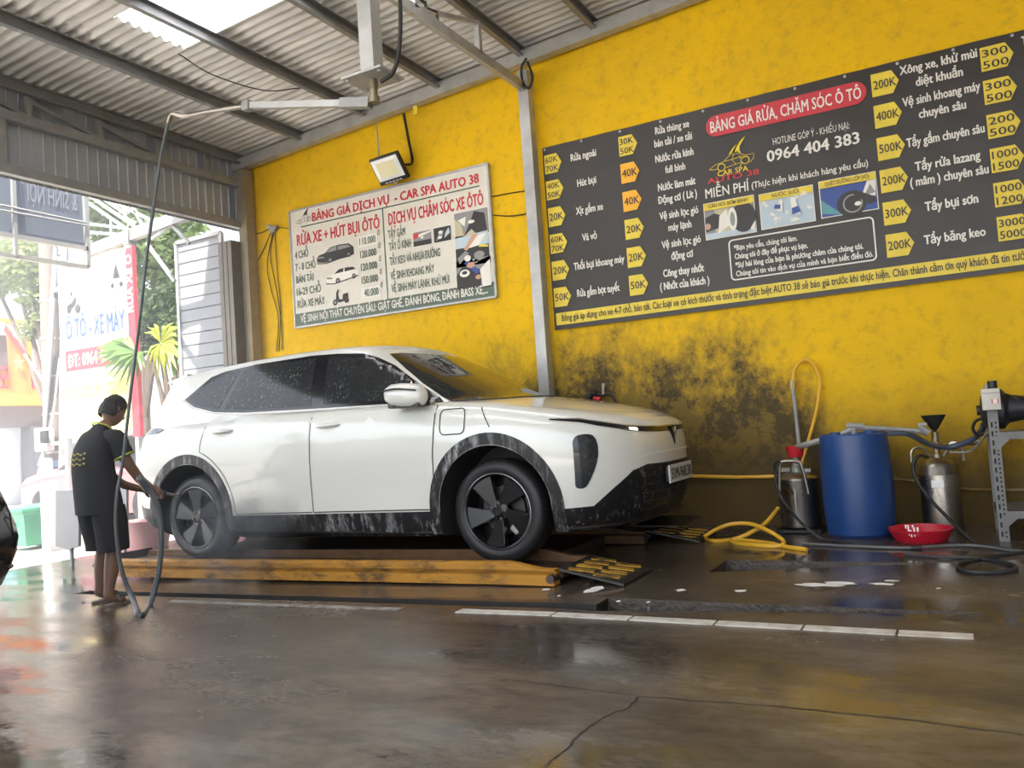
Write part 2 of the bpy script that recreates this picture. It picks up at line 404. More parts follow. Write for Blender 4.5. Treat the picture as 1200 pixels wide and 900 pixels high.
for i, x in enumerate([-7.45, -6.464, -5.521, -4.53, -3.534, -2.747, -1.93, -1.1, -.2, .8, 1.8, 2.8]):
    bm = B(); z = roof_z(x)-.058
    for (cx, cz, sx, sz) in ((x, z, .006, .11), (x+.025, z-.052, .05, .006), (x+.025, z+.052, .05, .006), (x+.048, z-.044, .005, .02)):
        box(bm, (cx, 2.15, cz), (sx, 10.4, sz))
    p = mk('trim_%d' % (i+1), bm, PURL, kind='structure', ang=0)
    if 0 < i < 7:
        bm = B(); y = 7.05
        while y > 2.2:
            box(bm, (x-.018, y, roof_z(x)-.012), (.014, .014, .022)); y -= .105*(1 if random.random() < .75 else 2)
        mk('screw', bm, SCREW, p, ang=0, kind='stuff')
# beam that follows the roof along the yellow wall
bm = B(); bar(bm, (-7.7, 7.22, 4.36+.061*(-7.7+7.3)+.075), (3.4, 7.22, 4.36+.061*(3.4+7.3)+.075), .10, .13); mk('trim_13', bm, GALV, kind='structure', ang=0)
bm = B(); box(bm, (-3.50, 7.20, 2.26), (.11, .12, 4.52)); mk('trim_14', bm, GALV, kind='structure', ang=0)
bm = B(); box(bm, (-7.42, 7.24, 2.12), (.13, .14, 4.46)); mk('trim_15', bm, mat('corner_post_paint', (.34,.29,.20), .5, .2, n=.3), kind='structure', ang=0)

# cladding above the street opening with its frame
CLAD = mat('header_cladding', (.42,.45,.50), .5, .3, n=.2, nscale=2)
bm = B(); y = -3.0; pv = None; k = 0
while y < 7.3:
    for dy, dx in ((0,0),(.085,0),(.095,.012),(.105,0)):
        q = [bm.verts.new((-7.56+dx, y+dy, z)) for z in (3.62, 4.55)]
        if pv: bm.faces.new((pv[0], pv[1], q[1], q[0]))
        pv = q
    y += .115
mk('wall_front', bm, CLAD, kind='structure', ang=0)
HEAD = mat('header_frame', (.32,.325,.33), .5, .3, n=.3)
for j, z in enumerate((3.68, 4.19)):
    bm = B(); box(bm, (-7.49, 2.15, z), (.08, 10.4, .09)); mk('trim_%d' % (16+j), bm, HEAD, kind='structure', ang=0)
bm = B(); yv = [6.72, 6.05, 5.35, 4.62, 3.9, 3.1]
for y in yv: box(bm, (-7.49, y, 4.32), (.05, .055, .22))
for a, b in zip(yv[1:], yv[2:]): bar(bm, (-7.49, a, 4.24), (-7.49, b, 4.40), .035, .035)
box(bm, (-7.49, 4.62-.27, 3.93), (.05, .07, .44))
mk('trim_18', bm, HEAD, kind='structure', ang=0)
# ground outside
PAVE = mat('pavement_concrete', (.60,.57,.52), .8, n=.3, nscale=2, bump=.1)
bm = B(); box(bm, (-4, -24, -.06), (50, 39.9, .1)); mk('floor_yard_added', bm, PAVE, kind='structure', ang=0)  # unseen yard slab, added to bounce sunlight onto wall and roof
bm = B(); box(bm, (-16, 8, -.16), (14.8, 60, .1)); mk('floor_street', bm, PAVE, kind='structure', ang=0)
# ---------------------------------------------------------------- the white SUV on the lift (car frame: x forward, y to its left, z up)
PAINT = bpy.data.materials.new('white_paint_wet'); PAINT.use_nodes = True
def _paint():
    t = PAINT.node_tree; N = t.nodes; L = t.links; b = N['Principled BSDF']
    b.inputs['Base Color'].default_value = (.60,.60,.55,1); b.inputs['Roughness'].default_value = .28; b.inputs['Coat Weight'].default_value = 1; b.inputs['Coat Roughness'].default_value = .05
    tc = N.new('ShaderNodeTexCoord'); v = N.new('ShaderNodeTexVoronoi'); v.inputs['Scale'].default_value = 75; L.new(tc.outputs['Object'], v.inputs['Vector'])
    n = N.new('ShaderNodeTexNoise'); n.inputs['Scale'].default_value = 2.2; n.inputs['Detail'].default_value = 3; L.new(tc.outputs['Object'], n.inputs['Vector'])
    r1 = N.new('ShaderNodeMapRange'); r1.inputs['From Min'].default_value = .0; r1.inputs['From Max'].default_value = .35; r1.inputs['To Min'].default_value = 1; r1.inputs['To Max'].default_value = 0
    L.new(v.outputs['Distance'], r1.inputs[0])
    r2 = N.new('ShaderNodeMapRange'); r2.inputs['From Min'].default_value = .45; r2.inputs['From Max'].default_value = .65; r2.inputs['To Min'].default_value = .01; r2.inputs['To Max'].default_value = .10; L.new(n.outputs['Fac'], r2.inputs[0])
    bp = N.new('ShaderNodeBump'); bp.inputs['Distance'].default_value = .004; L.new(r1.outputs[0], bp.inputs['Height']); L.new(r2.outputs[0], bp.inputs['Strength'])
    L.new(bp.outputs[0], b.inputs['Normal']); L.new(bp.outputs[0], b.inputs['Coat Normal'])
_paint()
def foamy(name, col, rough, scale, lo, hi, amt, stretch, foam=(.75,.75,.74)):
    """dark surface with runs and flecks of soap foam"""
    m = bpy.data.materials.new(name); m.use_nodes = True; t = m.node_tree; N = t.nodes; L = t.links; b = N['Principled BSDF']
    tc = N.new('ShaderNodeTexCoord'); mp = N.new('ShaderNodeMapping'); mp.inputs['Scale'].default_value = stretch; L.new(tc.outputs['Object'], mp.inputs['Vector'])
    n = N.new('ShaderNodeTexNoise'); n.inputs['Scale'].default_value = scale; n.inputs['Detail'].default_value = 8; n.inputs['Roughness'].default_value = .75; L.new(mp.outputs[0], n.inputs['Vector'])
    n2 = N.new('ShaderNodeTexNoise'); n2.inputs['Scale'].default_value = 2.5; L.new(tc.outputs['Object'], n2.inputs['Vector'])
    r = N.new('ShaderNodeMapRange'); r.inputs['From Min'].default_value = lo; r.inputs['From Max'].default_value = hi; r.inputs['To Max'].default_value = amt; L.new(n.outputs['Fac'], r.inputs[0])
    r2 = N.new('ShaderNodeMapRange'); r2.inputs['From Min'].default_value = .35; r2.inputs['From Max'].default_value = .6; L.new(n2.outputs['Fac'], r2.inputs[0])
    mu = N.new('ShaderNodeMath'); mu.operation = 'MULTIPLY'; L.new(r.outputs[0], mu.inputs[0]); L.new(r2.outputs[0], mu.inputs[1])
    mx = N.new('ShaderNodeMix'); mx.data_type = 'RGBA'; L.new(mu.outputs[0], mx.inputs[0]); mx.inputs[6].default_value = (*col, 1); mx.inputs[7].default_value = (*foam, 1)
    L.new(mx.outputs[2], b.inputs['Base Color']); b.inputs['Roughness'].default_value = rough
    b.inputs['Specular IOR Level'].default_value = .3
    MATS[name] = m; return m
CLADM = foamy('foamy_black_cladding', (.012,.012,.013), .42, 18, .50, .72, .55, (1,1,.28))
GRILLE = foamy('foamy_black_grille', (.007,.007,.008), .42, 24, .55, .75, .5, (1,1,.6))
GLASS = foamy('tinted_glass_with_drips', (.020,.021,.022), .09, 70, .56, .66, .55, (1,1,.5), (.5,.52,.53))
SHIELD = foamy('windscreen_glass_with_drips', (.018,.02,.02), .05, 40, .60, .72, .35, (.5,1,1), (.5,.5,.48))
TYRE = foamy('wet_tyre', (.017,.017,.018), .4, 30, .60, .80, .3, (1,1,1))
RIMM = mat('black_rim', (.009,.009,.010), .22, spec=.35)
RIML = mat('grey_rim_edge', (.25,.25,.26), .25, .9)
SEAM = mat('panel_gap_dark', (.02,.02,.02), .7)

car = thing('car', 'wet white SUV with black cladding standing on the yellow lift rails', 'car', (-4.275, 5.76, .07))
car.rotation_euler = (0, R(-.4), 0)
bpy.context.view_layer.update()

def outline(F, Rr, W, af, nf, ar, nr, Nf=18, Ns=34, Nr=12):
    p = []
    for k in range(Nf):
        t = PI/2*(k/Nf)**.85; p.append((F-af+af*math.cos(t)**(2/nf), -W*math.sin(t)**(2/nf)))
    x0, x1 = F-af, Rr+ar
    for k in range(Ns):
        f = k/Ns; p.append((x0+(x1-x0)*f, -W*(1+.006*math.sin(PI*f))))
    for k in range(Nr+1):
        t = PI/2*(1-k/Nr); p.append((Rr+ar-ar*math.cos(t)**(2/nr), -W*math.sin(t)**(2/nr)))
    return p
ZT = [(-2.31,1.11),(-2.0,1.145),(-1.5,1.15),(0,1.145),(1.05,1.125),(1.47,1.085),(1.8,1.03),(2.05,.985),(2.25,.945),(2.38,.905)]
LV = [  # F, R, W, af, nf, ar, nr, z table
    (2.22,-2.10,.86,.8,2.8,.5,3.0,[(0,.19)]),
    (2.38,-2.28,.925,.9,2.7,.5,3.0,[(-2.3,.30),(-1.5,.24),(1.5,.21),(2.4,.23)]),
    (2.45,-2.385,.95,.95,2.6,.55,2.9,[(0,.36)]),
    (2.475,-2.42,.962,.95,2.6,.55,2.9,[(-2.4,.60),(2.4,.56)]),
    (2.475,-2.42,.968,.95,2.6,.55,2.9,[(-2.4,.80),(1,.78),(2.4,.74)]),
    (2.465,-2.395,.958,.95,2.55,.55,2.8,[(-2.4,.97),(1.0,.955),(1.6,.93),(2.1,.87),(2.46,.83)]),
    (2.445,-2.36,.93,.95,2.55,.5,2.8,None),
    (2.415,-2.32,.885,.95,2.5,.5,2.7,ZT)]
def zt6(x): return interp(ZT, x)-interp([(-2.3,.06),(1,.055),(2.0,.045),(2.4,.022)], x)
bm = B(); rows = []
for F_, R_, W_, af, nf, ar, nr, zt in LV:
    o = outline(F_, R_, W_, af, nf, ar, nr)
    rows.append([Vector((x, y, zt6(x) if zt is None else interp(zt, x))) for x, y in o])
def crown(x): return interp([(-2.3,.02),(1,.06),(1.5,.06),(2.0,.05),(2.3,.03),(2.4,.015)], x)
top = rows[-1]
for k in (.86,.66,.44,.22,0):
    rows.append([Vector((p.x, p.y*k, p.z+crown(p.x)*(1-k*k)**1.0)) for p in top])
rows.insert(0, [Vector((p.x, 0, p.z)) for p in rows[0]])
def skin(bm, rows):
    vr = [[bm.verts.new(p) for p in r] for r in rows]; vl = [[bm.verts.new((p.x, -p.y, p.z)) for p in r] for r in rows]
    for vv in (vr, vl):
        for a, b in zip(vv, vv[1:]):
            for i in range(len(a)-1):
                try: bm.faces.new((a[i], a[i+1], b[i+1], b[i]))
                except ValueError: pass
    bmesh.ops.remove_doubles(bm, verts=bm.verts[:], dist=.0004)
    bmesh.ops.dissolve_degenerate(bm, edges=bm.edges[:], dist=.0003)
skin(bm, rows)
body = mk('body', bm, [PAINT, SEAM], car, ang=50)
BODYV = [v.co.copy() for v in body.data.vertices]; BODYF = [tuple(p.vertices) for p in body.data.polygons]
# wheel openings
WX, WZ = 1.475, .355
def arch_poly(r_, zlow, n=26, sx=1.):
    q = [(r_*sx*math.cos(PI*k/n), WZ+.03+r_*math.sin(PI*k/n)) for k in range(n+1)]
    return [(q[0][0], zlow)] + q + [(q[-1][0], zlow)]
for s in (1, -1):
    for side in (-1, 1):
        bm = B(); prism(bm, [(s*WX+x, z) for x, z in arch_poly(.425, .05)], .62, Matrix.Translation((0, .62 if side > 0 else -.58, 0)) @ (Matrix.Translation((0,.56,0)) if side > 0 else Matrix()) @ XZ)
        c = mk('c', bm, [SEAM], car, ang=0); cut(body, c)
for p in body.data.polygons:           # the cut faces are the dark wheel housings
    c_ = p.center
    if abs(abs(c_.x)-WX) < .47 and c_.z < .87 and abs(c_.y) < .94 and (math.hypot(abs(c_.x)-WX, c_.z-WZ-.03) < .43 or (c_.z < WZ+.03)) and abs(p.normal.y) < .6 or (abs(c_.y) < .6 and abs(abs(c_.x)-WX) < .44 and abs(p.normal.y) > .9):
        p.material_index = 1
for p in body.data.polygons:
    if p.center.z < .32: p.material_index = 1
body.data.update()

# greenhouse
ZR = [(-2.0,1.565),(-1.75,1.59),(-1.45,1.612),(-1.0,1.635),(-.5,1.645),(0,1.635),(.25,1.615),(.45,1.59)]
base = [Vector((x, y, interp(ZT, x)-.02)) for x, y in outline(1.50,-2.29,.865,1.0,2.4,.5,3.0)]
roof = [Vector((x, y, interp(ZR, x))) for x, y in outline(.47,-2.06,.67,.42,2.6,.22,3.4)]
grow = []
for v in (0,.12,.3,.5,.7,.85,.95,1):
    r_ = []
    for a, b in zip(base, roof):
        p = a.lerp(b, v); k = 1 + .10*v*(1-v); r_.append(Vector((p.x+.06*v*(1-v)*(1 if p.x > 0 else -.6), p.y*k, p.z)))
    grow.append(r_)
for k, h in ((.94,.016),(.82,.032),(.6,.044),(.3,.050),(0,.052)):
    grow.append([Vector((p.x*(1-.03*(1-k)) if p.x < 0 else p.x, p.y*k, p.z + h*(1 if -1.9 < p.x < .3 else .55))) for p in roof])
bm = B(); skin(bm, grow)
green = mk('roof_shell', bm, PAINT, car, ang=50)

k_ = len(BODYV)
BV = BVHTree.FromPolygons(BODYV + [v.co.copy() for v in green.data.vertices], BODYF + [tuple(i+k_ for i in p.vertices) for p in green.data.polygons])
def side_ray(a, b): return Vector((a, -3, b)), Vector((0, 1, 0))
def top_ray(a, b): return Vector((a, b, 3)), Vector((0, 0, -1))
def front_ray(a, b, cx=1.2):       # a: degrees from the nose towards the right flank, b: height
    d = Vector((math.cos(R(a)), -math.sin(R(a)), 0)); return Vector((cx, 0, b)) + d*3, -d
def rear_ray(a, b, cx=-1.2):
    d = Vector((-math.cos(R(a)), -math.sin(R(a)), 0)); return Vector((cx, 0, b)) + d*3, -d
def patch(name, poly, rayf, off, m, parent, res, thick=.006, mirror=False, ang=40, scale=(1,1), bv=None):
    """panel that follows the bodywork: a polygon in (a, b) projected onto the body and lifted by off"""
    bm = B(); f = bm.faces.new([bm.verts.new((a, b, 0)) for a, b in poly]); f.normal_update()
    bmesh.ops.triangulate(bm, faces=[f])
    for ax in (0, 1):
        lo = min(p[ax] for p in poly); hi = max(p[ax] for p in poly); st = res*scale[ax]
        k = math.ceil(lo/st)
        while k*st < hi:
            c = [0,0,0]; c[ax] = k*st; n_ = [0,0,0]; n_[ax] = 1
            bmesh.ops.bisect_plane(bm, geom=bm.verts[:]+bm.edges[:]+bm.faces[:], plane_co=c, plane_no=n_, dist=1e-5); k += 1
    bad = []
    for v in bm.verts:
        o_, d_ = rayf(v.co.x, v.co.y); h = (bv or BV).ray_cast(o_, d_)
        if h[0] is None: bad.append(v); continue
        nn = h[1] if h[1].dot(d_) < 0 else -h[1]
        v.co = h[0] + nn*off
    if bad: bmesh.ops.delete(bm, geom=bad, context='VERTS')
    if thick:
        fs = bm.faces[:]; d_ = rayf(*poly[0])[1]
        bmesh.ops.recalc_face_normals(bm, faces=fs)
        nv = [g for g in bmesh.ops.extrude_face_region(bm, geom=fs)['geom'] if isinstance(g, bmesh.types.BMVert)]
        for v in nv:
            d2 = rayf(0, 0)[1] if rayf in (side_ray, top_ray) else Vector((-v.co.x*.4, -v.co.y, 0)).normalized()
            v.co += d2*thick
    o = mk(name, bm, m, parent, ang=ang)
    if mirror:
        me = o.data.copy(); me.transform(Matrix.Diagonal((1, -1, 1, 1))); me.flip_normals()
        c = o.copy(); c.data = me; COL.objects.link(c)
    return o
def strip_poly(pts, wd):
    """thin closed outline around an open polyline"""
    a, b = [], []
    for i, p in enumerate(pts):
        q0 = pts[max(i-1,0)]; q1 = pts[min(i+1,len(pts)-1)]; dx, dz = q1[0]-q0[0], q1[1]-q0[1]; l = math.hypot(dx, dz) or 1
        a.append((p[0]-dz/l*wd/2, p[1]+dx/l*wd/2)); b.append((p[0]+dz/l*wd/2, p[1]-dx/l*wd/2))
    return a + b[::-1]
def arcpts(cx, cz, r_, a0, a1, n=14): return [(cx+r_*math.cos(R(a0+(a1-a0)*k/n)), cz+r_*math.sin(R(a0+(a1-a0)*k/n))) for k in range(n+1)]

# side windows: one black surround, panes set into it
DLO = [(-1.67,1.375),(-1.52,1.30),(-1.25,1.235),(-.9,1.205),(-.18,1.18),(.54,1.16),(1.04,1.135),(.95,1.19),(.80,1.285),(.54,1.455),(.38,1.535),(.25,1.58),(0,1.605),(-.26,1.618),(-.88,1.610),(-1.25,1.585),(-1.41,1.55)]
patch('window_surround', DLO, side_ray, .003, BLACK_GLOSS, car, .07, mirror=True)
patch('front_side_window', [(-.03,1.205),(.54,1.19),(.72,1.185),(.72,1.325),(.52,1.445),(.37,1.515),(.22,1.555),(0,1.58),(-.08,1.585)], side_ray, .005, GLASS, car, .07, mirror=True)
patch('front_quarter_pane', [(.755,1.183),(.97,1.165),(.90,1.21),(.755,1.305)], side_ray, .005, GLASS, car, .07, mirror=True)
patch('rear_side_window', [(-1.13,1.25),(-.9,1.23),(-.16,1.205),(-.21,1.59),(-.88,1.585),(-1.00,1.575)], side_ray, .005, GLASS, car, .07, mirror=True)
patch('rear_quarter_window', [(-1.61,1.37),(-1.5,1.315),(-1.25,1.262),(-1.20,1.258),(-1.06,1.570),(-1.24,1.56),(-1.39,1.527)], side_ray, .005, GLASS, car, .07, mirror=True)
patch('window_trim', strip_poly([(-1.69,1.372),(-1.53,1.288),(-1.25,1.222),(-.9,1.19),(-.18,1.165),(.54,1.146),(1.03,1.122)], .008), side_ray, .008, CHROME, car, .07, mirror=True)
# windscreen and rear screen
def ws(x, y): return top_ray(x, y)
edge = [(1.47,0),(1.455,-.25),(1.39,-.46),(1.27,-.62),(1.10,-.742),(.80,-.70),(.62,-.645),(.42,-.565),(.485,-.35),(.52,0)]
patch('windscreen', edge + [(x, -y) for x, y in edge[-2:0:-1]], top_ray, .004, SHIELD, car, .09)
patch('windscreen_border', strip_poly([(1.10,-.755),(1.28,-.63),(1.40,-.47),(1.465,-.26),(1.485,0),(1.465,.26),(1.40,.47),(1.28,.63),(1.10,.755)], .03), top_ray, .006, CLADM, car, .09)
edge = [(-2.19,0),(-2.17,-.4),(-2.10,-.60),(-2.03,-.52),(-2.05,0)]
patch('rear_window', edge + [(x, -y) for x, y in edge[-2:0:-1]], top_ray, .004, GLASS, car, .09)
bm = B(); q = []
for k in range(13):
    y = -.60+1.2*k/12; x = -2.10+.06*(abs(y)/.6)**3
    q.append([bm.verts.new((x-.07, y, 1.572)), bm.verts.new((x+.2, y, 1.625)), bm.verts.new((x+.2, y, 1.57)), bm.verts.new((x-.06, y, 1.555))])
for a, b in zip(q, q[1:]):
    for i in range(4): bm.faces.new((a[i], a[(i+1)%4], b[(i+1)%4], b[i]))
bm.faces.new(q[0]); bm.faces.new(q[-1][::-1]); mk('roof_spoiler', bm, PAINT, car)
# doors: dark gap with the painted door skin standing in it
FD = [(-.10,.385),(.98,.385),(1.025,.50),(1.03,.75),(1.05,.95),(1.06,1.112),(.54,1.143),(-.09,1.158)]
RD = [(-.115,.385),(-.105,1.158),(-.9,1.18),(-1.24,1.205),(-1.27,1.10),(-1.30,.98)] + arcpts(-WX,WZ+.03,.545,72,5,12) + [(-.925,.385)]
def grow_poly(poly, d):
    n = len(poly); A = sum(poly[i][0]*poly[(i+1)%n][1]-poly[(i+1)%n][0]*poly[i][1] for i in range(n)); s = 1 if A > 0 else -1; o = []
    for i in range(n):
        p, a, b = poly[i], poly[i-1], poly[(i+1)%n]
        n1 = Vector((p[1]-a[1], a[0]-p[0])).normalized(); n2 = Vector((b[1]-p[1], p[0]-b[0])).normalized()
        m_ = (n1+n2); m_ = m_.normalized()*min(2, 1/max(.4, m_.normalized().dot(n1))); o.append((p[0]+m_.x*d*s, p[1]+m_.y*d*s))
    return o
fd = patch('front_door', FD, side_ray, .0025, PAINT, car, .06); rd = patch('rear_door', RD, side_ray, .0025, PAINT, car, .06)
for nm, pts in (('door_gap', FD[:6]), ('door_gap', [FD[-1], FD[0]]), ('door_gap', [FD[0], FD[1]]), ('door_gap', RD[3:]), ('door_gap', [RD[-1], RD[0]]), ('fender_gap', [(1.42,1.07),(1.50,.93)]), ('charge_flap_gap', rrect(1.10,.90,1.30,1.075,.04)+[(1.30,1.035)])):
    patch(nm, strip_poly(pts, .0075), side_ray, .0038, SEAM, car, .05, thick=0)
patch('bonnet_gap', strip_poly([(1.60,-.84),(1.75,-.80),(1.9,-.74),(2.1,-.60),(2.22,-.44),(2.29,-.22),(2.305,0),(2.29,.22),(2.22,.44),(2.1,.60),(1.9,.74),(1.6,.84)], .006), top_ray, .0016, SEAM, car, .06, thick=0)
def handle(x0, x1, z, par):
    bm = B(); n = 12; pts = []; rr = []
    for k in range(n+1):
        f = k/n; x = x0+(x1-x0)*f; h = BV.ray_cast(*side_ray(x, z))[0]
        pts.append(h + Vector((0, -.004-.028*math.sin(PI*min(1, max(0, f)))**.5, .004*f))); rr.append(.004+.0125*math.sin(PI*f)**.4)
    tube(bm, pts, rr, 10); 
    for v in bm.verts: pass
    return mk('door_handle', bm, PAINT, par, ang=60)
handle(-.03,.20,1.035,fd); handle(-1.17,-.93,1.062,rd)
for x, z, par in ((.085,1.03,fd),(-1.05,1.057,rd)): patch('handle_recess', circ(x, z, .045, 16, 1.5), side_ray, .004, mat('shaded_recess_paint', (.62,.61,.56), .35), par, .03, thick=0)
# cladding
def arch_ring(cx, r0, r1, zl, n=30):
    o = [(cx+r1*.985*math.cos(PI*k/n), WZ+.03+r1*math.sin(PI*k/n)) for k in range(n+1)]; i = [(cx+r0*math.cos(PI*k/n), WZ+.03+r0*math.sin(PI*k/n)) for k in range(n+1)]
    return [(cx+r1*.985, zl)] + o + [(cx-r1*.985, zl), (cx-r0, zl)] + i[::-1] + [(cx+r0, zl)]
patch('front_arch_cladding', arch_ring(WX,.428,.510,.215), side_ray, .008, CLADM, car, .06, thick=.014, mirror=True)
patch('rear_arch_cladding', arch_ring(-WX,.428,.510,.26), side_ray, .008, CLADM, car, .06, thick=.014, mirror=True)
patch('sill_cladding', [(-.97,.195),(.97,.195),(.97,.372),(-.97,.372)], side_ray, .008, CLADM, car, .08, thick=.014, mirror=True)
patch('rear_bumper_cladding', [(0,.31),(50,.31),(53,.38),(53,.44),(40,.47),(0,.48)], rear_ray, .006, CLADM, car, .06, thick=.01, mirror=True, scale=(60,1))
bpy.context.view_layer.update()

# front: black mesh mouth, light bar, lamp pods, badge, plate
FR = .05
def fpatch(name, poly, m, off=.004, thick=.008, sc=60, mirror=True): return patch(name, poly, front_ray, off, m, car, FR, thick, mirror, scale=(sc, 1))
grl = fpatch('lower_grille', [(0,.222),(30,.222),(45,.215),(51,.212),(51,.362),(40,.368),(34,.47),(27,.575),(21,.605),(12,.60),(0,.60)], GRILLE, .007, .012)
bm = B()
for k in range(5):
    z = .30+.055*k; pts = []
    for j in range(25):
        a = -24+2*j; o_, d_ = front_ray(a, z); h = BV.ray_cast(o_, d_); pts.append(h[0] - d_*.008)
    tube(bm, pts, .006, 6)
mk('grille_bar', bm, GRILLE, car, ang=60)
fpatch('headlamp_pod', [(45.2,.78),(44.9,.805),(44.2,.825),(43.2,.835),(41.5,.838),(40,.835),(39,.825),(38.3,.80),(38,.76),(38.1,.70),(38.6,.65),(39.5,.60),(40.6,.55),(41.6,.51),(42.4,.492),(43.2,.486),(44.2,.488),(44.9,.495),(45.2,.51)], mat('headlamp_cover', (.012,.013,.014), .10, col2=(.07,.075,.075), nscale=26, nlo=.55, nhi=.8), .004, .008, 30)
LED = mat('lit_daytime_lamp', (1,.98,.92), .3, emit=6)
fpatch('light_bar', [(0,.812),(12,.815),(20,.823),(27,.838),(37,.885),(42,.915),(51,.945),(51,.952),(42,.935),(37,.911),(27,.866),(20,.852),(12,.845),(0,.845)], BLACK_GLOSS, .006, .01, 40)
fpatch('light_bar_edge', [(0,.845),(12,.845),(20,.852),(27,.866),(37,.911),(42,.935),(51,.952),(51,.955),(42,.940),(37,.917),(27,.873),(20,.859),(12,.852),(0,.852)], CHROME, .009, .01, 40)
patch('daytime_lamp', [(23.5,.836),(26.5,.843),(26.5,.855),(23.5,.848)], front_ray, .010, LED, car, .05, .006, scale=(30,1))
bm = B()
for s in (-1, 1):
    prism(bm, [(s*.085,.845),(s*.055,.845),(0,.745),(0,.705)], .02, Matrix.Translation((2.455,0,0)) @ Matrix(((0,0,1,0),(1,0,0,0),(0,1,0,0),(0,0,0,1))))
mk('front_badge', bm, BLACK_GLOSS, car, ang=0)
bm = B()
for s in (-1, 1):
    prism(bm, [(s*.052,.838),(s*.034,.838),(0,.765),(0,.735)], .02, Matrix.Translation((2.461,0,0)) @ Matrix(((0,0,1,0),(1,0,0,0),(0,1,0,0),(0,0,0,1))))
mk('badge_inlay', bm, CHROME, car, ang=0)
patch('bumper_crease', strip_poly([(-24,.655),(-19,.675),(0,.678),(19,.675),(24,.655)], .008), front_ray, .002, mat('crease_paint', (.66,.65,.6), .3), car, .05, 0, scale=(40,1))
PM = Matrix.Translation((2.50, 0, .515)) @ Matrix.Rotation(R(90), 4, 'Z') @ Matrix.Rotation(R(0), 4, 'X')
bm = B(); box(bm, (0,0,0), (.53,.012,.125), bev=.004); bmesh.ops.transform(bm, matrix=PM, verts=bm.verts[:]); plate = mk('number_plate', bm, mat('plate_white', (.50,.50,.49), .4), car, ang=0)
bm = B(); box(bm, (0,.012,0), (.50,.03,.10)); bmesh.ops.transform(bm, matrix=PM, verts=bm.verts[:]); mk('plate_bracket', bm, BLACK_RUB, car, ang=0)
bm = B(); text(bm, '51M-968.30', -.235, .235, -.037, .074, -.008, .03, M=PM); mk('plate_number', bm, mat('print_black', (.02,.02,.02), .5), plate, ang=0, recalc=False)
patch('tail_lamp', [(0,1.085),(34,1.085),(54,1.095),(56,1.12),(52,1.14),(34,1.14),(0,1.135)], rear_ray, .008, mat('smoked_tail_lamp', (.06,.065,.07), .08, col2=(.30,.33,.35), nscale=14), car, .05, .012, True, scale=(60,1))
# mirrors
def mirror(s, dx0=0., dz0=0.):
    bm = B(); n = 16; prof = [(0,.02,.02),(.02,.07,.055),(.07,.095,.078),(.15,.10,.088),(.23,.09,.085),(.30,.06,.07),(.34,.02,.03)]; pr = None
    for dx, ry, rz in prof:
        r_ = [bm.verts.new((.70+dx, s*(1.0+.02*dx)+ry*math.copysign(abs(math.cos(2*PI*k/n))**.7, math.cos(2*PI*k/n)), 1.215-.03*dx/.34+rz*math.copysign(abs(math.sin(2*PI*k/n))**.7, math.sin(2*PI*k/n)))) for k in range(n)]
        if pr:
            for k in range(n): bm.faces.new((pr[k], pr[(k+1)%n], r_[(k+1)%n], r_[k]))
        else: bm.faces.new(r_[::-1])
        pr = r_
    bm.faces.new(pr)
    for v in bm.verts: v.co += Vector((dx0, 0, dz0))
    mm = mk('door_mirror', bm, PAINT, car, ang=60)
    bm = B(); box(bm, (.87, s*.985, 1.135), (.27,.15,.045), bev=.015); bar(bm, (.88, s*.99, 1.14), (.90, s*.86, 1.135), .12, .035)
    for v in bm.verts: v.co += Vector((dx0, 0, dz0))
    mk('mirror_base', bm, CLADM, mm, ang=30)
    bm = B(); pts = [Vector(q)+Vector((dx0, 0, dz0)) for q in ((.72, s*1.1, 1.235),(.85, s*1.112, 1.245),(1.0, s*1.075, 1.225))]; tube(bm, smooth_path(pts, 4), .007, 6); mk('mirror_indicator', bm, BLACK_GLOSS, mm, ang=60)
mirror(-1); mirror(1, -.24, -.08)

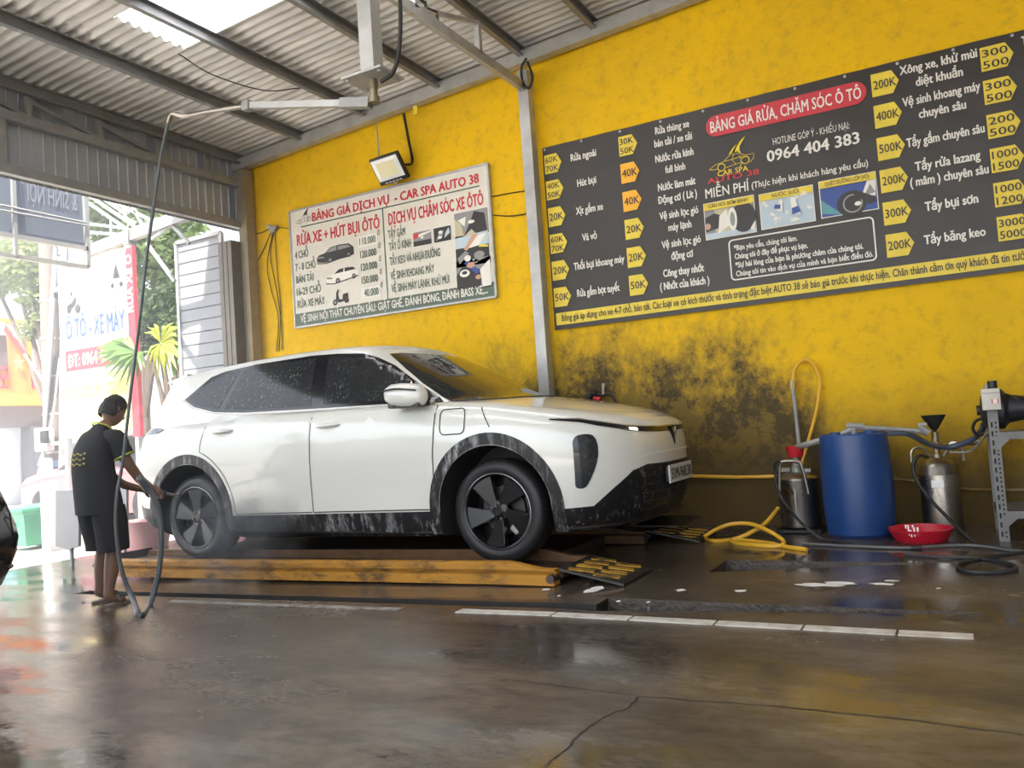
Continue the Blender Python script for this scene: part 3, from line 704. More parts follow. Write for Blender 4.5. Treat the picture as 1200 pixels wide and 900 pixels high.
# wheels
def wheel():
    r0 = .355
    bm = B(); prof = [(.245,.095),(.268,.112),(.30,.118),(.335,.108),(.349,.09),(r0,.06),(r0,-.06),(.349,-.09),(.335,-.108),(.30,-.118),(.26,-.112),(.245,-.095)]
    lathe(bm, prof, 56, capb=False, capt=False)
    for k in range(4):
        z = -.066+.044*k
    wl = mk('wheel', bm, TYRE, car, ang=40)
    bm = B(); lathe(bm, [(.250,.100),(.262,.113),(.256,.117),(.246,.112),(.238,.09),(.228,.02),(.226,-.10)], 56, capb=False, capt=False)
    lathe(bm, [(.02,.0),(.226,-.02)], 56, capb=False, capt=False); mk('rim', bm, RIMM, wl, ang=40)
    bm = B(); lathe(bm, [(.2555,.1165),(.2615,.1145),(.2605,.1125)], 56, capb=False, capt=False); mk('rim_lip', bm, RIML, wl, ang=60)
    for k in range(5):
        bm = B(); M_ = Matrix.Rotation(2*PI*k/5, 4, 'Z')
        # blade: a broad skewed plate from the hub to the rim with a bevelled leading edge
        out = [(.035,.02),(.052,-.03),(.10,-.055),(.205,-.128),(.225,-.085),(.24,-.03),(.238,.02),(.20,.022),(.10,.03)]
        a = [bm.verts.new(M_ @ Vector((x, y, .075+.03*(x/.24)+.012*(y > 0)))) for x, y in out]; b = [bm.verts.new(M_ @ Vector((x, y, .03+.03*(x/.24)))) for x, y in out]
        bm.faces.new(a); bm.faces.new(b[::-1])
        for i in range(len(out)): bm.faces.new((a[i], b[i], b[(i+1)%len(out)], a[(i+1)%len(out)]))
        tube(bm, [M_ @ Vector((.06,.024,.094)), M_ @ Vector((.225,.021,.116))], .003, 5)
        mk('spoke', bm, RIMM, wl, ang=30)
    bm = B(); lathe(bm, [(.001,.098),(.026,.098),(.032,.092),(.07,.084),(.075,.06)], 28, capb=False, capt=False); hub = mk('hub_cap', bm, RIMM, wl, ang=40)
    for k in range(5):
        bm = B(); c_ = Matrix.Translation((.054*math.cos(2*PI*k/5+.3), .054*math.sin(2*PI*k/5+.3), .084)); lathe(bm, [(.009,0),(.009,.014),(.005,.018)], 6, M=c_); mk('lug_nut', bm, CHROME, wl, ang=30)
    bm = B(); lathe(bm, [(.06,.01),(.165,.01),(.165,-.015),(.06,-.015)], 40, capb=False, capt=False); mk('brake_disc', bm, mat('dull_disc', (.05,.05,.05), .5, .5), wl, ang=30)
    bm = B(); box(bm, (.135,-.075,.02), (.07,.13,.05), Matrix.Rotation(R(-30), 3, 'Z'), bev=.012); mk('brake_caliper', bm, mat('caliper_metal', (.55,.53,.5), .4, .6), wl, ang=30)
    return wl
W0 = wheel(); first = True
for s in (1, -1):
    for side in (-1, 1):
        wl = W0
        if not first:
            wl = W0.copy(); COL.objects.link(wl)
            for ch in list(W0.children):
                c = ch.copy(); c.parent = wl; COL.objects.link(c)
        first = False
        wl.location = (s*WX, side*.782, WZ)
        wl.rotation_euler = (R(90), R(12 if s > 0 else 40), 0) if side < 0 else (R(-90), R(20), 0)
# ---------------------------------------------------------------- lift runways set on the floor
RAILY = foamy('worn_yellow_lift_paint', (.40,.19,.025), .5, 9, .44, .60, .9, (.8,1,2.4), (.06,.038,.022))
RUST = mat('rusty_plate', (.085,.05,.035), .45, .2, n=.5, nscale=9, col2=(.035,.028,.026), bump=.1)
TREAD = mat('tread_plate', (.06,.055,.05), .42, .5, n=.4, bump=.2, bscale=30)
RAILD = foamy('dark_lift_paint', (.13,.065,.025), .5, 9, .44, .6, .9, (.8,1,2.4), (.045,.03,.022))  # darker copy of the rail paint for inner and far rails
def runway(y0, label, near):
    x0, x1 = -6.72, -2.28; wd = .50; pt = math.atan((.02)/4.4)
    t = thing('lift_runway', label, 'lift', (0, 0, 0), 0, 'lift runways under the car')
    # profile of the side rail in (y, z): stepped lower flange, upper lip
    prof = [(0,0),(-.055,.0),(-.055,.062),(-.012,.074),(-.012,.084),(-.045,.092),(-.045,.128),(-.02,.140),(.03,.140),(.03,.075),(.03,0)]
    for s, nm in ((1,'side_rail'),(-1,'side_rail')):
        bm = B(); yb = y0 if s > 0 else y0+wd
        ax = [bm.verts.new((x0, yb+s*y, floor_z(x0)*.4+z-.02)) for y, z in prof]
        hi = lambda z, f: z if z < .09 else .09+(z-.09)*f
        bx = [bm.verts.new((x1-.33, yb+s*y, z)) for y, z in prof]; cx = [bm.verts.new((x1-.10, yb+s*y, hi(z,.15))) for y, z in prof]; dx = [bm.verts.new((x1, yb+s*y, hi(z,.15))) for y, z in prof]
        k = len(prof); bm.faces.new(ax[::-1]); bm.faces.new(dx)
        for a, b in ((ax, bx), (bx, cx), (cx, dx)):
            for i in range(k): bm.faces.new((a[i], a[(i+1)%k], b[(i+1)%k], b[i]))
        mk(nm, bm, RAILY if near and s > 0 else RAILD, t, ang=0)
    bm = B(); bar(bm, (x0, y0+wd/2, .028), (x1+.02, y0+wd/2, .050), wd-.06, .02); mk('deck_plate', bm, RUST, t, ang=0)
    # drive-on ramp hinged at the end
    bm = B(); a, b = Vector((x1+.02, y0+wd/2, .095)), Vector((x1+.44, y0+wd/2, .012)); bar(bm, a, b, wd+.02, .014)
    rp = mk('ramp', bm, TREAD, t, ang=0)
    bm = B()
    for j in range(4):
        for i in range(2):
            c0 = a.lerp(b, .29+.40*i); yy = y0+.065+.124*j; bar(bm, c0+Vector((-.082, yy-y0-wd/2-.02, .023)), c0+Vector((.070, yy-y0-wd/2+.03, -.001)), .078, .006)
    mk('ramp_stripe', bm, foamy('worn_ramp_stripe', (.48,.27,.03), .5, 16, .44, .53, 1., (1,1,1), (.03,.025,.02)), rp, ang=0)
    bm = B(); tube(bm, [(x1-.02, y0-.07, .045), (x1-.02, y0+wd+.07, .045)], .028, 12); mk('hinge_pin', bm, RUST, t, ang=40)
    # wheel stop plates standing across the front end
    if not near:
        bm = B(); bar(bm, (x1-.10, y0+wd/2, .155), (x1+.16, y0+wd/2, .235), wd+.1, .016); bar(bm, (x1-.12, y0+wd/2, .145), (x1+.3, y0+wd/2, .14), wd+.12, .012); mk('wheel_stop', bm, TREAD, t, ang=0)
    else:
        bm = B(); bar(bm, (x0-.12, y0+wd/2, .02), (x0-.01, y0+wd/2, .10), wd+.04, .014); mk('rear_stop', bm, TREAD, t, ang=0)
    return t
runway(4.66, 'worn yellow lift runway under the near side wheels of the white SUV', True)
runway(6.32, 'worn yellow lift runway under the far side wheels, next to the yellow wall', False)
# scissor platform between the runways, seen under the sill
bm = B(); box(bm, (-4.4, 5.74, .03), (3.6, 1.0, .09), bev=.01)
lf = mk('scissor_lift', bm, RUST, ang=0); tag(lf, 'rusty steel base plate lying between the two lift runways', 'lift')
# ---------------------------------------------------------------- price boards on the yellow wall
BAN = mat('dark_vinyl', (.036,.030,.028), .45, n=.25, nscale=1.5, bump=.12, bscale=2.2)
PY = mat('print_yellow', (.78,.60,.05), .5, n=.15); PO = mat('print_orange', (.85,.42,.02), .5); PW = mat('print_white', (.74,.72,.66), .5)
PR = mat('print_red', (.55,.035,.05), .5); PK = mat('print_dark', (.03,.028,.03), .5); PG = mat('print_green', (.09,.13,.10), .5)
PB = mat('print_blue', (.03,.07,.28), .45); PGR = mat('print_grey', (.25,.25,.25), .5); PLB = mat('print_pale_blue', (.45,.55,.62), .5); PSK = mat('print_skin', (.55,.30,.20), .5)
PIC = [PK, PW, PGR, PB, PLB, PSK, PY, PR, mat('print_teal', (.10,.30,.33), .5), mat('print_beige', (.50,.45,.30), .5)]
def wx(px, py, Y): p = at_y(px, py, Y); return p.x, p.z
YB = 7.325
b2 = thing('price_banner', 'large dark price banner with yellow price tags and red title pill', 'banner', (-1.2, YB, 1.93))
def sub(name, bm, m, par):
    """link printed matter under its board, keeping world coordinates"""
    bmesh.ops.translate(bm, vec=-Vector(par.location), verts=bm.verts[:]); return mk(name, bm, m, par, ang=0, recalc=False)
x0, x1, z0, z1 = -3.42, 1.0, 1.925, 3.757
bm = B(); nx, nz = 60, 24; g = [[bm.verts.new((x0+(x1-x0)*i/nx, YB-.006+.004*math.sin(i*.9+j*.5)*math.sin(j*.7), z0+(z1-z0)*j/nz)) for i in range(nx+1)] for j in range(nz+1)]
for j in range(nz):
    for i in range(nx): bm.faces.new((g[j][i], g[j][i+1], g[j+1][i+1], g[j+1][i]))
vs_ = sub('sheet', bm, BAN, b2)
for p in vs_.data.polygons: p.use_smooth = True
bm = B()
for i in range(12): lathe(bm, [(.012,0),(.012,.006),(.004,.008)], 10, M=Matrix.Translation((x0+.03+i*.4, YB-.012, z1-.025)) @ Matrix.Rotation(R(90), 4, 'X'))
sub('eyelet', bm, GALV, b2)
ROWS = [3.585, 3.322, 3.052, 2.784, 2.515, 2.25]
YP = YB-.016; YT = YB-.020
def tag_(x, z, s1, s2=None, m=PY, wd=.185):
    bm = B(); h = .095; flat(bm, [(x,z-h),(x+wd-.05,z-h),(x+wd,z),(x+wd-.05,z+h),(x,z+h)], YP); t = sub('price_tag', bm, m, b2)
    bm = B()
    if s2:
        text(bm, s1, x+.012, x+wd-.035, z+.012, .058, YT, .010); text(bm, s2, x+.012, x+wd-.035, z-.078, .058, YT, .010)
    else: text(bm, s1, x+.014, x+wd-.02, z-.036, .070, YT, .010)
    bmesh.ops.translate(bm, vec=-Vector(b2.location), verts=bm.verts[:]); mk('tag_price', bm, PK, t, ang=0, recalc=False)
for r_, (a, b) in enumerate((('60K','70K'),('40K','50K'),('20K',None),('60K','70K'),('20K',None),('50K',None))): tag_(-3.40, ROWS[r_]-.007, a, b)
for r_, (a, b, m_) in enumerate((('30K','50K',PY),('40K',None,PO),('40K',None,PO),('20K',None,PY),('20K',None,PY),('50K',None,PY))): tag_(-2.612, ROWS[r_], a, b, m_)
for r_, a in enumerate(('200K','400K','500K','200K','300K','200K')): tag_(-.395, ROWS[r_]+.01, a, None, PY, .205)
for r_, (a, b) in enumerate((('300','500'),('300','500'),('200','500'),('1000','1500'),('1000','1200'),('3000','5000'))): tag_(.388, ROWS[r_]+.012, a, b, PY, .22)
for r_, (s, xa, xb) in enumerate((('Rửa ngoài',-3.115,-2.845),('Hút bụi',-3.065,-2.865),('Xịt gầm xe',-3.10,-2.815),('Vá vỏ',-3.055,-2.90),('Thổi bụi khoang máy',-3.165,-2.64),('Rửa gầm bọt tuyết',-3.15,-2.71))):
    bm = B(); text(bm, s, xa, xb, ROWS[r_]-.03, .068, YP, .030); sub('service_line', bm, PW, b2)
for r_, ls in enumerate((('Rửa thùng xe','bán tải / xe tải'),('Nước rửa kính','full bình'),('Nước làm mát','Động cơ ( Lít )'),('Vệ sinh lọc gió','máy lạnh'),('Vệ sinh lọc gió','động cơ'),('Công thay nhớt','( Nhớt của khách )'))):
    for j, s in enumerate(ls): bm = B(); text_c(bm, s, -2.085, ROWS[r_]+(.035 if j == 0 else -.083), .066, YP, .030, squeeze=.62); sub('service_line', bm, PW, b2)
for r_, ls in enumerate((('Xông xe, khử mùi','diệt khuẩn'),('Vệ sinh khoang máy','chuyên sâu'),('Tẩy gầm chuyên sâu',),('Tẩy rửa lazang','( mâm ) chuyên sâu'),('Tẩy bụi sơn',),('Tẩy băng keo',))):
    for j, s in enumerate(ls): bm = B(); text_c(bm, s, .095, ROWS[r_]+((.045 if j == 0 else -.075) if len(ls) > 1 else -.02), .070, YP, .030, maxw=.55, squeeze=.74); sub('service_line', bm, PW, b2)
bm = B(); text(bm, 'Tẩ', .665, .735, ROWS[0]+.05, .066, YP, .030)
sub('service_line', bm, PW, b2)
# title pill, hotline, emblem
bm = B(); a = wx(823,154,YP); b = wx(1014,114,YP); flat(bm, rrect(-1.775, 3.475, -.435, 3.665, .094), YP); pill = sub('title_pill', bm, PR, b2)
bm = B(); text(bm, 'BẢNG GIÁ RỬA, CHĂM SÓC Ô TÔ', -1.735, -.475, 3.515, .098, YT, .020)
bmesh.ops.translate(bm, vec=-Vector(b2.location), verts=bm.verts[:]); mk('title_lettering', bm, PW, pill, ang=0, recalc=False)
def spanx(bm, s, p, q, cap, bold, dz=0.):
    (xa, za), (xb, zb) = wx(*p, YP), wx(*q, YP); text(bm, s, xa, xb, za+dz, cap, YP, bold)
bm = B(); spanx(bm, 'HOTLINE GÓP Ý - KHIẾU NẠI:', (906,170), (996,151), .058, 0); sub('hotline_heading', bm, PW, b2)
bm = B(); spanx(bm, '0964 404 383', (899,190), (1008,169), .095, .025); sub('hotline_number', bm, PW, b2)
bm = B(); spanx(bm, 'MIỄN PHÍ', (827,233), (878,222), .085, .012); sub('free_lettering', bm, PW, b2)
bm = B(); spanx(bm, '(Thực hiện khi khách hàng yêu cầu)', (881,221), (1018,199), .055, .016)
sub('free_service_lettering', bm, PW, b2)
def car_emblem(bm, cx, cz, k, Y):
    P = lambda q: [(cx+x*k, cz+z*k) for x, z in q]
    def line(pts, wd=.022): flat_strip(bm, P(pts), wd*k, Y)
    line([(-1,-.10),(-.72,.06),(-.35,.12),(-.05,.36),(.35,.38),(.62,.22),(1.0,.22),(.98,.02),(.80,-.14)])
    line([(-1,-.10),(-.80,-.14),(-.62,-.14)]); line([(-.25,-.16),(.40,-.06)]); line([(-.30,.13),(.55,.20)]); line([(.12,.36),(.05,.12),(.2,-.10)])
    for x, z in ((-.45,-.10),(.62,.0)):
        line([(x+.16*math.cos(t*PI/9), z+.16*math.sin(t*PI/9)) for t in range(19)], .04)
    for q in ([(.02,.42),(.30,.78),(.70,1.08),(.42,.66),(.40,.50),(.46,.34),(.30,.46)], [(-.10,.40),(.12,.66),(.48,.92),(.24,.62),(.20,.46)], [(.34,.30),(.50,.10),(.46,-.14),(.30,-.34),(.42,-.12),(.42,.08)]): flat(bm, P(q), Y)
def flat_strip(bm, pts, wd, Y):
    pr = None
    for i, p in enumerate(pts):
        q0 = pts[max(i-1,0)]; q1 = pts[min(i+1,len(pts)-1)]; dx, dz = q1[0]-q0[0], q1[1]-q0[1]; l = math.hypot(dx, dz) or 1
        q = [bm.verts.new((p[0]-dz/l*wd/2, Y, p[1]+dx/l*wd/2)), bm.verts.new((p[0]+dz/l*wd/2, Y, p[1]-dx/l*wd/2))]
        if pr: bm.faces.new((pr[0], pr[1], q[1], q[0]))
        pr = q
bm = B(); ex, ez = wx(857,191,YP); car_emblem(bm, ex, ez, .20, YP)
spanx(bm, 'CAR SPA', (841,207), (877,200), .045, .012); sub('emblem', bm, PY, b2)
bm = B(); spanx(bm, 'AUTO 38', (829,216), (890,204), .048, .02); sub('emblem_name', bm, PR, b2)
# three small pictures with captions
def picture(par, x0, z0, x1, z1, draw, cap=None):
    bm = B(); flat(bm, rect(x0-.008, z0-.008, x1+.008, z1+.008), YP); o = sub('picture', bm, PW, par)
    bm = B(); P = lambda q: [(x0+(x1-x0)*a, z0+(z1-z0)*b) for a, b in q]
    for i, (mi, q) in enumerate(draw): flat(bm, P(q), YT-.0006*i, mi=mi)
    bmesh.ops.translate(bm, vec=-Vector(par.location), verts=bm.verts[:]); mk('print', bm, PIC, o, ang=0, recalc=False)
    if cap:
        bm = B(); flat(bm, P(rect(0,.80,1,1)), YT-.012); bmesh.ops.translate(bm, vec=-Vector(par.location), verts=bm.verts[:]); c = mk('caption_strip', bm, PY, o, ang=0, recalc=False)
        bm = B(); text_c(bm, cap, (x0+x1)/2, z1-.045, .032, YT-.014, .008, maxw=(x1-x0)*.8); bmesh.ops.translate(bm, vec=-Vector(par.location), verts=bm.verts[:]); mk('caption', bm, PK, c, ang=0, recalc=False)
FULL = rect(0,0,1,1)
def ell(cx, cy, rx, ry, n=18): return [(cx+rx*math.cos(2*PI*k/n), cy+ry*math.sin(2*PI*k/n)) for k in range(n)]
pics = []
for (tl, br) in (((825,240),(886,271)),((890,229),(955,258)),((960,214),(1029,244))):
    (xa, za), (xb, zb) = wx(*tl, YP), wx(*br, YP); pics.append((xa, zb, xb, za))
picture(b2, *pics[0], [(2,FULL),(9,rect(.2,.0,.5,.8)),(4,rect(0,0,1,.15)),(0,[(0,.2),(.45,.3),(.5,.5),(.2,.7),(0,.6)]),(1,[(.25,.1),(.5,.3),(.45,.75),(.30,.6)]),(0,ell(.78,.45,.25,.42)),(1,ell(.56,.45,.09,.33)),(2,ell(.56,.45,.05,.2)),(5,ell(.05,.35,.06,.09)),(1,[(.9,.1),(1,.0),(1,.3)])], 'CÂN HƠI, BƠM BÁNH')
rnd = random.Random(3)
draw = [(1,FULL),(4,FULL)]
for k in range(26):
    x, z = rnd.random()*.9, rnd.random()*.75; draw.append((1 if k % 3 else 4, [(x,z),(x+.05+rnd.random()*.12,z+rnd.random()*.1),(x+.02,z+.15)]))
draw += [(1,[(.3,.42),(.42,.40),(.44,.75),(.38,.75)]),(3,[(.26,.52),(.38,.48),(.40,.60),(.29,.64)]),(1,[(.60,.25),(.76,.25),(.66,.75),(.58,.75)]),(3,[(.60,.25),(.76,.30),(.72,.48),(.60,.44)])]
picture(b2, *pics[1], draw, 'NƯỚC SUỐI')
picture(b2, *pics[2], [(3,FULL),(8,[(0,.1),(.35,.0),(.3,.1),(0,.5)]),(3,[(0,.5),(.6,.75),(1,.8),(.5,.85),(0,.8)]),(0,ell(.55,.25,.27,.36)),(2,ell(.57,.25,.18,.26)),(0,ell(.57,.25,.15,.22)),(1,[(.75,.45),(.98,.35),(1,.8),(.85,.8)]),(2,[(.78,.4),(.98,.45),(.9,.7)]),(0,[(.55,.55),(.85,.15),(1,.2),(.95,.35),(.62,.62)]),(1,ell(.66,.22,.06,.06))], 'QUÉT DƯỠNG LỐP (VỎ)')
# promise box and the yellow note at the bottom
bx0, bx1, bz0, bz1 = -1.655, -.475, 2.165, 2.52
bm = B(); q = rrect(bx0, bz0, bx1, bz1, .035); flat_strip(bm, q+[q[0]], .012, YP); sub('promise_frame', bm, PW, b2)
bm = B()
for k, (s, wd) in enumerate((('*Bạn yêu cầu, chúng tôi làm.',.54),('Chúng tôi ở đây để phục vụ bạn.',.62),('*Sự hài lòng của bạn là phương châm của chúng tôi.',1.05),('Chúng tôi tin vào dịch vụ của mình và bạn biết điều đó.',1.12))):
    text(bm, s, bx0+.04, bx0+.04+wd, 2.425-.077*k, .046, YP, .026)
sub('promise_lettering', bm, PW, b2)
bm = B(); flat(bm, rect(-3.392, 1.968, .98, 2.088), YP); yn = sub('note_strip', bm, PY, b2)
bm = B(); text(bm, 'Bảng giá áp dụng cho xe 4-7 chỗ, bán tải. Các loại xe có kích thước và tình trạng đặc biệt AUTO 38 sẽ báo giá trước khi thực hiện. Chân thành cảm ơn quý khách đã tin tưởng', -3.33, .60, 2.004, .062, YT, .012)
bmesh.ops.translate(bm, vec=-Vector(b2.location), verts=bm.verts[:]); mk('note_lettering', bm, PK, yn, ang=0, recalc=False)

# smaller white board
SB = mat('board_white', (.68,.65,.57), .45, n=.08, nscale=2)
s1 = thing('price_board', 'white framed price board with red headings and green footer under the floodlight', 'sign', (-5.42, 7.31, 2.345))
bm = B(); box(bm, (-5.42, 7.325, 3.04), (2.72, .03, 1.385)); sub('panel', bm, SB, s1)
bm = B()
for a, b in (((-6.79,2.345),(-6.79,3.735)),((-4.05,2.345),(-4.05,3.735)),((-6.79,3.735),(-4.05,3.735)),((-6.79,2.345),(-4.05,2.345))): bar(bm, (a[0],7.32,a[1]), (b[0],7.32,b[1]), .022, .04, (0,1,0))
sub('frame', bm, GALV, s1)
YP, YT = 7.306, 7.303
bm = B(); flat(bm, rect(-6.78, 2.355, -4.06, 2.505), YP); ft = sub('footer_strip', bm, PG, s1)
bm = B(); text(bm, 'VỆ SINH NỘI THẤT CHUYÊN SÂU: GIẶT GHẾ, ĐÁNH BÓNG, ĐÁNH BASS XE,...', -6.70, -4.14, 2.395, .085, YT, .026)
bmesh.ops.translate(bm, vec=-Vector(s1.location), verts=bm.verts[:]); mk('footer_lettering', bm, PW, ft, ang=0, recalc=False)
bm = B(); flat(bm, rect(-6.62, 3.516, -4.16, 3.530), YP); flat(bm, rect(-5.425, 2.505, -5.410, 3.516), YP); sub('divider', bm, PG, s1)
bm = B(); text(bm, 'BẢNG GIÁ DỊCH VỤ  - CAR SPA AUTO 38', -6.441, -4.16, 3.560, .095, YP, .034); sub('board_title', bm, PR, s1)
bm = B(); text(bm, 'RỬA XE + HÚT BỤI ÔTÔ', -6.695, -5.467, 3.312, .125, YP, .030); sub('heading', bm, PR, s1)
bm = B(); text(bm, 'DỊCH VỤ CHĂM SÓC XE ÔTÔ', -5.346, -4.125, 3.320, .125, YP, .030); sub('heading', bm, PR, s1)
bm = B(); ex, ez = wx(356,258,YP); car_emblem(bm, ex, ez, .135, YP); sub('emblem', bm, PK, s1)
for k, (s, wd) in enumerate((('4 CHỖ',.21),('7 - 8 CHỖ',.31),('BÁN TẢI',.27),('16-29 CHỖ',.37),('RỬA XE MÁY',.42))): bm = B(); text(bm, s, -6.738, -6.738+wd, 3.160-.147*k, .085, YP, .024); sub('vehicle_line', bm, PG, s1)
for k, s in enumerate(('110.000','120.000','120.000','150.000','40.000')): bm = B(); text(bm, s, -5.764+(.025 if k == 4 else 0), -5.535, 3.162-.147*k, .080, YT, .024); text(bm, 'đ', -5.505, -5.475, 3.235-.147*k, .06, YT, .006); sub('price_line', bm, PG, s1)
for (s, p, q) in (('TẨY GẦM',(455,279.5),(475,275)),('TẨY Ố KÍNH',(456,294),(482,289)),('TẨY KEO VÀ NHỰA ĐƯỜNG',(457,311),(516,299)),('VỆ SINH KHOANG MÁY',(458,328),(509,318)),('VỆ SINH MÁY LẠNH, KHỬ MÙI',(459,343),(527,331))): bm = B(); spanx(bm, s, p, q, .085, .024); sub('service_line', bm, PG, s1)
for k in (0, 4): bm = B(); flat(bm, rect(-5.785, 3.135-.147*k, -5.515, 3.262-.147*k), YP); sub('price_sticker', bm, PW, s1)
def side_car(cx, cz, k, van):
    b1 = [(-1,-.35),(-1,.0),(-.9,.15),(-.55,.25),(-.25,.6),(.2,.68),(.75,.62),(.98,.3),(1,-.25),(.7,-.4),(-.6,-.5)] if van else [(-1,-.4),(-1,.0),(-.8,.1),(-.4,.2),(-.1,.5),(.45,.55),(.85,.3),(1,.2),(.98,-.15),(.5,-.4),(-.6,-.5)]
    w1 = [(-.48,.25),(-.22,.55),(.1,.6),(.08,.28)] ; w2 = [(.16,.28),(.18,.6),(.68,.56),(.85,.33)]
    return [(0 if van else 1, b1), (2 if van else 0, w1), (2 if van else 0, w2), (0, ell(-.28,-.36,.14,.22)), (2, ell(-.28,-.36,.08,.13)), (0, ell(.72,-.22,.12,.2)), (2, ell(.72,-.22,.07,.12)), (2, [(-.95,-.1),(-.6,-.15),(-.6,-.02),(-.95,.05)]), (0, [(-1,-.42),(-.55,-.55),(1,-.2),(1,-.27),(-.5,-.62),(-1,-.5)])]
def art(par, cx, cz, sx, sz, draw, nm):
    bm = B()
    for i, (mi, q) in enumerate(draw): flat(bm, [(cx+a*sx, cz+b*sz) for a, b in q], YP-.0006*i, mi=mi)
    bmesh.ops.translate(bm, vec=-Vector(par.location), verts=bm.verts[:]); mk(nm, bm, PIC, par, ang=0, recalc=False)
art(s1, -6.125, 3.12, .275, .15, side_car(0,0,1,True), 'van_print')
art(s1, -6.04, 2.86, .235, .14, side_car(0,0,1,False), 'car_print')
art(s1, -6.08, 2.615, .12, .10, [(0,ell(-.7,-.5,.3,.35)),(2,ell(-.7,-.5,.15,.18)),(0,ell(.7,-.45,.28,.32)),(0,[(-.6,-.3),(-.5,.6),(-.3,.9),(-.15,.85),(-.3,.4),(-.2,-.2),(.2,-.3),(.3,.3),(.9,.4),(.95,-.1),(.5,-.5),(-.2,-.6)])], 'scooter_print')
for tl, br, draw in (((484,272),(506,282),[(2,FULL),(7,[(0,.5),(.4,.7),(.4,.9),(0,.9)]),(1,[(.3,.6),(1,.85),(1,.95),(.3,.8)]),(0,rect(0,0,1,.35)),(1,ell(.5,.55,.08,.08))]),
                     ((508,267),(529,279),[(0,FULL),(2,[(.1,.1),(.5,.3),(.6,.8),(.3,.6)]),(1,ell(.35,.3,.12,.1)),(1,ell(.4,.65,.12,.12)),(4,[(.6,.2),(.95,.5),(.9,.9),(.7,.6)])]),
                     ((532,250),(573,267),[(2,FULL),(9,[(0,0),(.25,.0),(.2,.5),(0,.8)]),(0,[(.25,0),(.95,.1),(.9,.8),(.6,.95),(.45,.5)]),(1,[(.1,.7),(.3,.4),(.35,.8)]),(1,ell(.5,.55,.1,.07)),(9,[(.25,.0),(.65,.0),(.5,.25)])]),
                     ((533,277),(574,301),[(0,FULL),(4,[(0,.6),(1,.6),(1,1),(0,1)]),(1,[(.3,.55),(.7,.6),(.95,.95),(.5,.9)]),(5,[(.25,.55),(.35,.5),(.7,.95),(.55,1)]),(2,[(.1,.1),(.4,.4),(.3,.5),(.05,.3)]),(1,ell(.35,.25,.1,.1)),(2,ell(.7,.3,.16,.12)),(6,[(.7,.55),(.98,.5),(.98,.56),(.75,.62)]),(1,ell(.6,.12,.06,.06))]),
                     ((534,306),(576,331),[(2,FULL),(0,[(0,0),(.7,0),(.75,.6),(.2,.8),(0,.5)]),(1,[(.75,0),(1,0),(1,.9),(.7,.6)]),(1,ell(.25,.55,.15,.13)),(0,ell(.25,.57,.08,.06)),(3,[(.25,.9),(.6,.45),(.7,.55),(.4,.95)]),(5,ell(.45,.8,.12,.1)),(5,ell(.65,.35,.09,.08)),(2,[(.55,.85),(1,1),(.5,1)])])):
    (xa, za), (xb, zb) = wx(*tl, YP), wx(*br, YP)
    h_ = .155 if br[0]-tl[0] < 30 else (.305 if tl[0] > 533.5 else .33 if tl[0] > 532.5 else .26)
    picture(s1, xa, za-h_-.01, xb, za-.01, draw)
# ---------------------------------------------------------------- the person hosing the rear wheel
SKIN = mat('skin', (.20,.105,.065), .5, n=.12, nscale=6)
TEE = mat('black_tee_cloth', (.016,.016,.018), .85, n=.3, nscale=5, bump=.25, bscale=4)
SHORT = mat('black_shorts_cloth', (.014,.014,.015), .88, bump=.25, bscale=5)
HAIR = mat('black_hair', (.008,.007,.007), .55, bump=.5, bscale=60)
BANDM = mat('lime_piping', (.42,.44,.06), .7)
def skin_mesh(name, nodes, edges, m, parent, sub=2, root=0, post=None):
    """body surface grown over a joint skeleton: nodes are (position, radius_x, radius_y)"""
    me = bpy.data.meshes.new(name); me.from_pydata([n[0] for n in nodes], edges, []); o = bpy.data.objects.new(name, me); COL.objects.link(o)
    md = o.modifiers.new('skin', 'SKIN'); md.use_smooth_shade = True; md.branch_smoothing = .6
    for i, n in enumerate(nodes):
        sv = me.skin_vertices[0].data[i]; sv.radius = (n[1], n[2] if len(n) > 2 else n[1]); sv.use_root = (i == root)
    sd = o.modifiers.new('sub', 'SUBSURF'); sd.levels = sub; sd.render_levels = sub
    bpy.context.view_layer.update(); dg = bpy.context.evaluated_depsgraph_get(); nm = bpy.data.meshes.new_from_object(o.evaluated_get(dg))
    o.modifiers.clear(); o.data = nm; bpy.data.meshes.remove(me); nm.materials.clear(); nm.materials.append(m)
    for p in nm.polygons: p.use_smooth = True
    if post:
        for v in nm.vertices: v.co = post(v.co)
    o.parent = parent; return o
PX, PYY = -5.42, 3.75; PZ = floor_z(PX)
per = thing('person', 'person in black tee, knee shorts and sandals hosing the rear wheel', 'person', (PX, PYY, PZ))
# local frame: +y towards the car (the way the person faces), +x the person's right, z up.  Height about 1.47 m, bent forward
def P_(x, y, z): return (x, y, z)
N_ = [(P_(0,.02,.78),.095,.085), (P_(0,.0,.93),.09,.075), (P_(0,-.03,1.06),.10,.075), (P_(0,-.005,1.17),.085,.07), (P_(0,.035,1.235),.058), (P_(0,.105,1.315),.052),     # spine 0-5
      (P_(.14,.045,1.165),.055), (P_(.195,.095,1.00),.043), (P_(.19,.20,.86),.036), (P_(.165,.31,.795),.027),                    # right arm 6-9
      (P_(-.14,.045,1.165),.055), (P_(-.20,.14,1.0),.043), (P_(-.16,.30,.83),.036), (P_(-.08,.43,.775),.027),                   # left arm 10-13
      (P_(.085,.02,.70),.070), (P_(.095,.035,.42),.056), (P_(.10,.005,.26),.054), (P_(.10,-.03,.075),.034),                        # right leg 14-17
      (P_(-.085,.035,.70),.070), (P_(-.105,.10,.42),.056), (P_(-.11,.075,.26),.054), (P_(-.115,.05,.075),.034)]                    # left leg 18-21
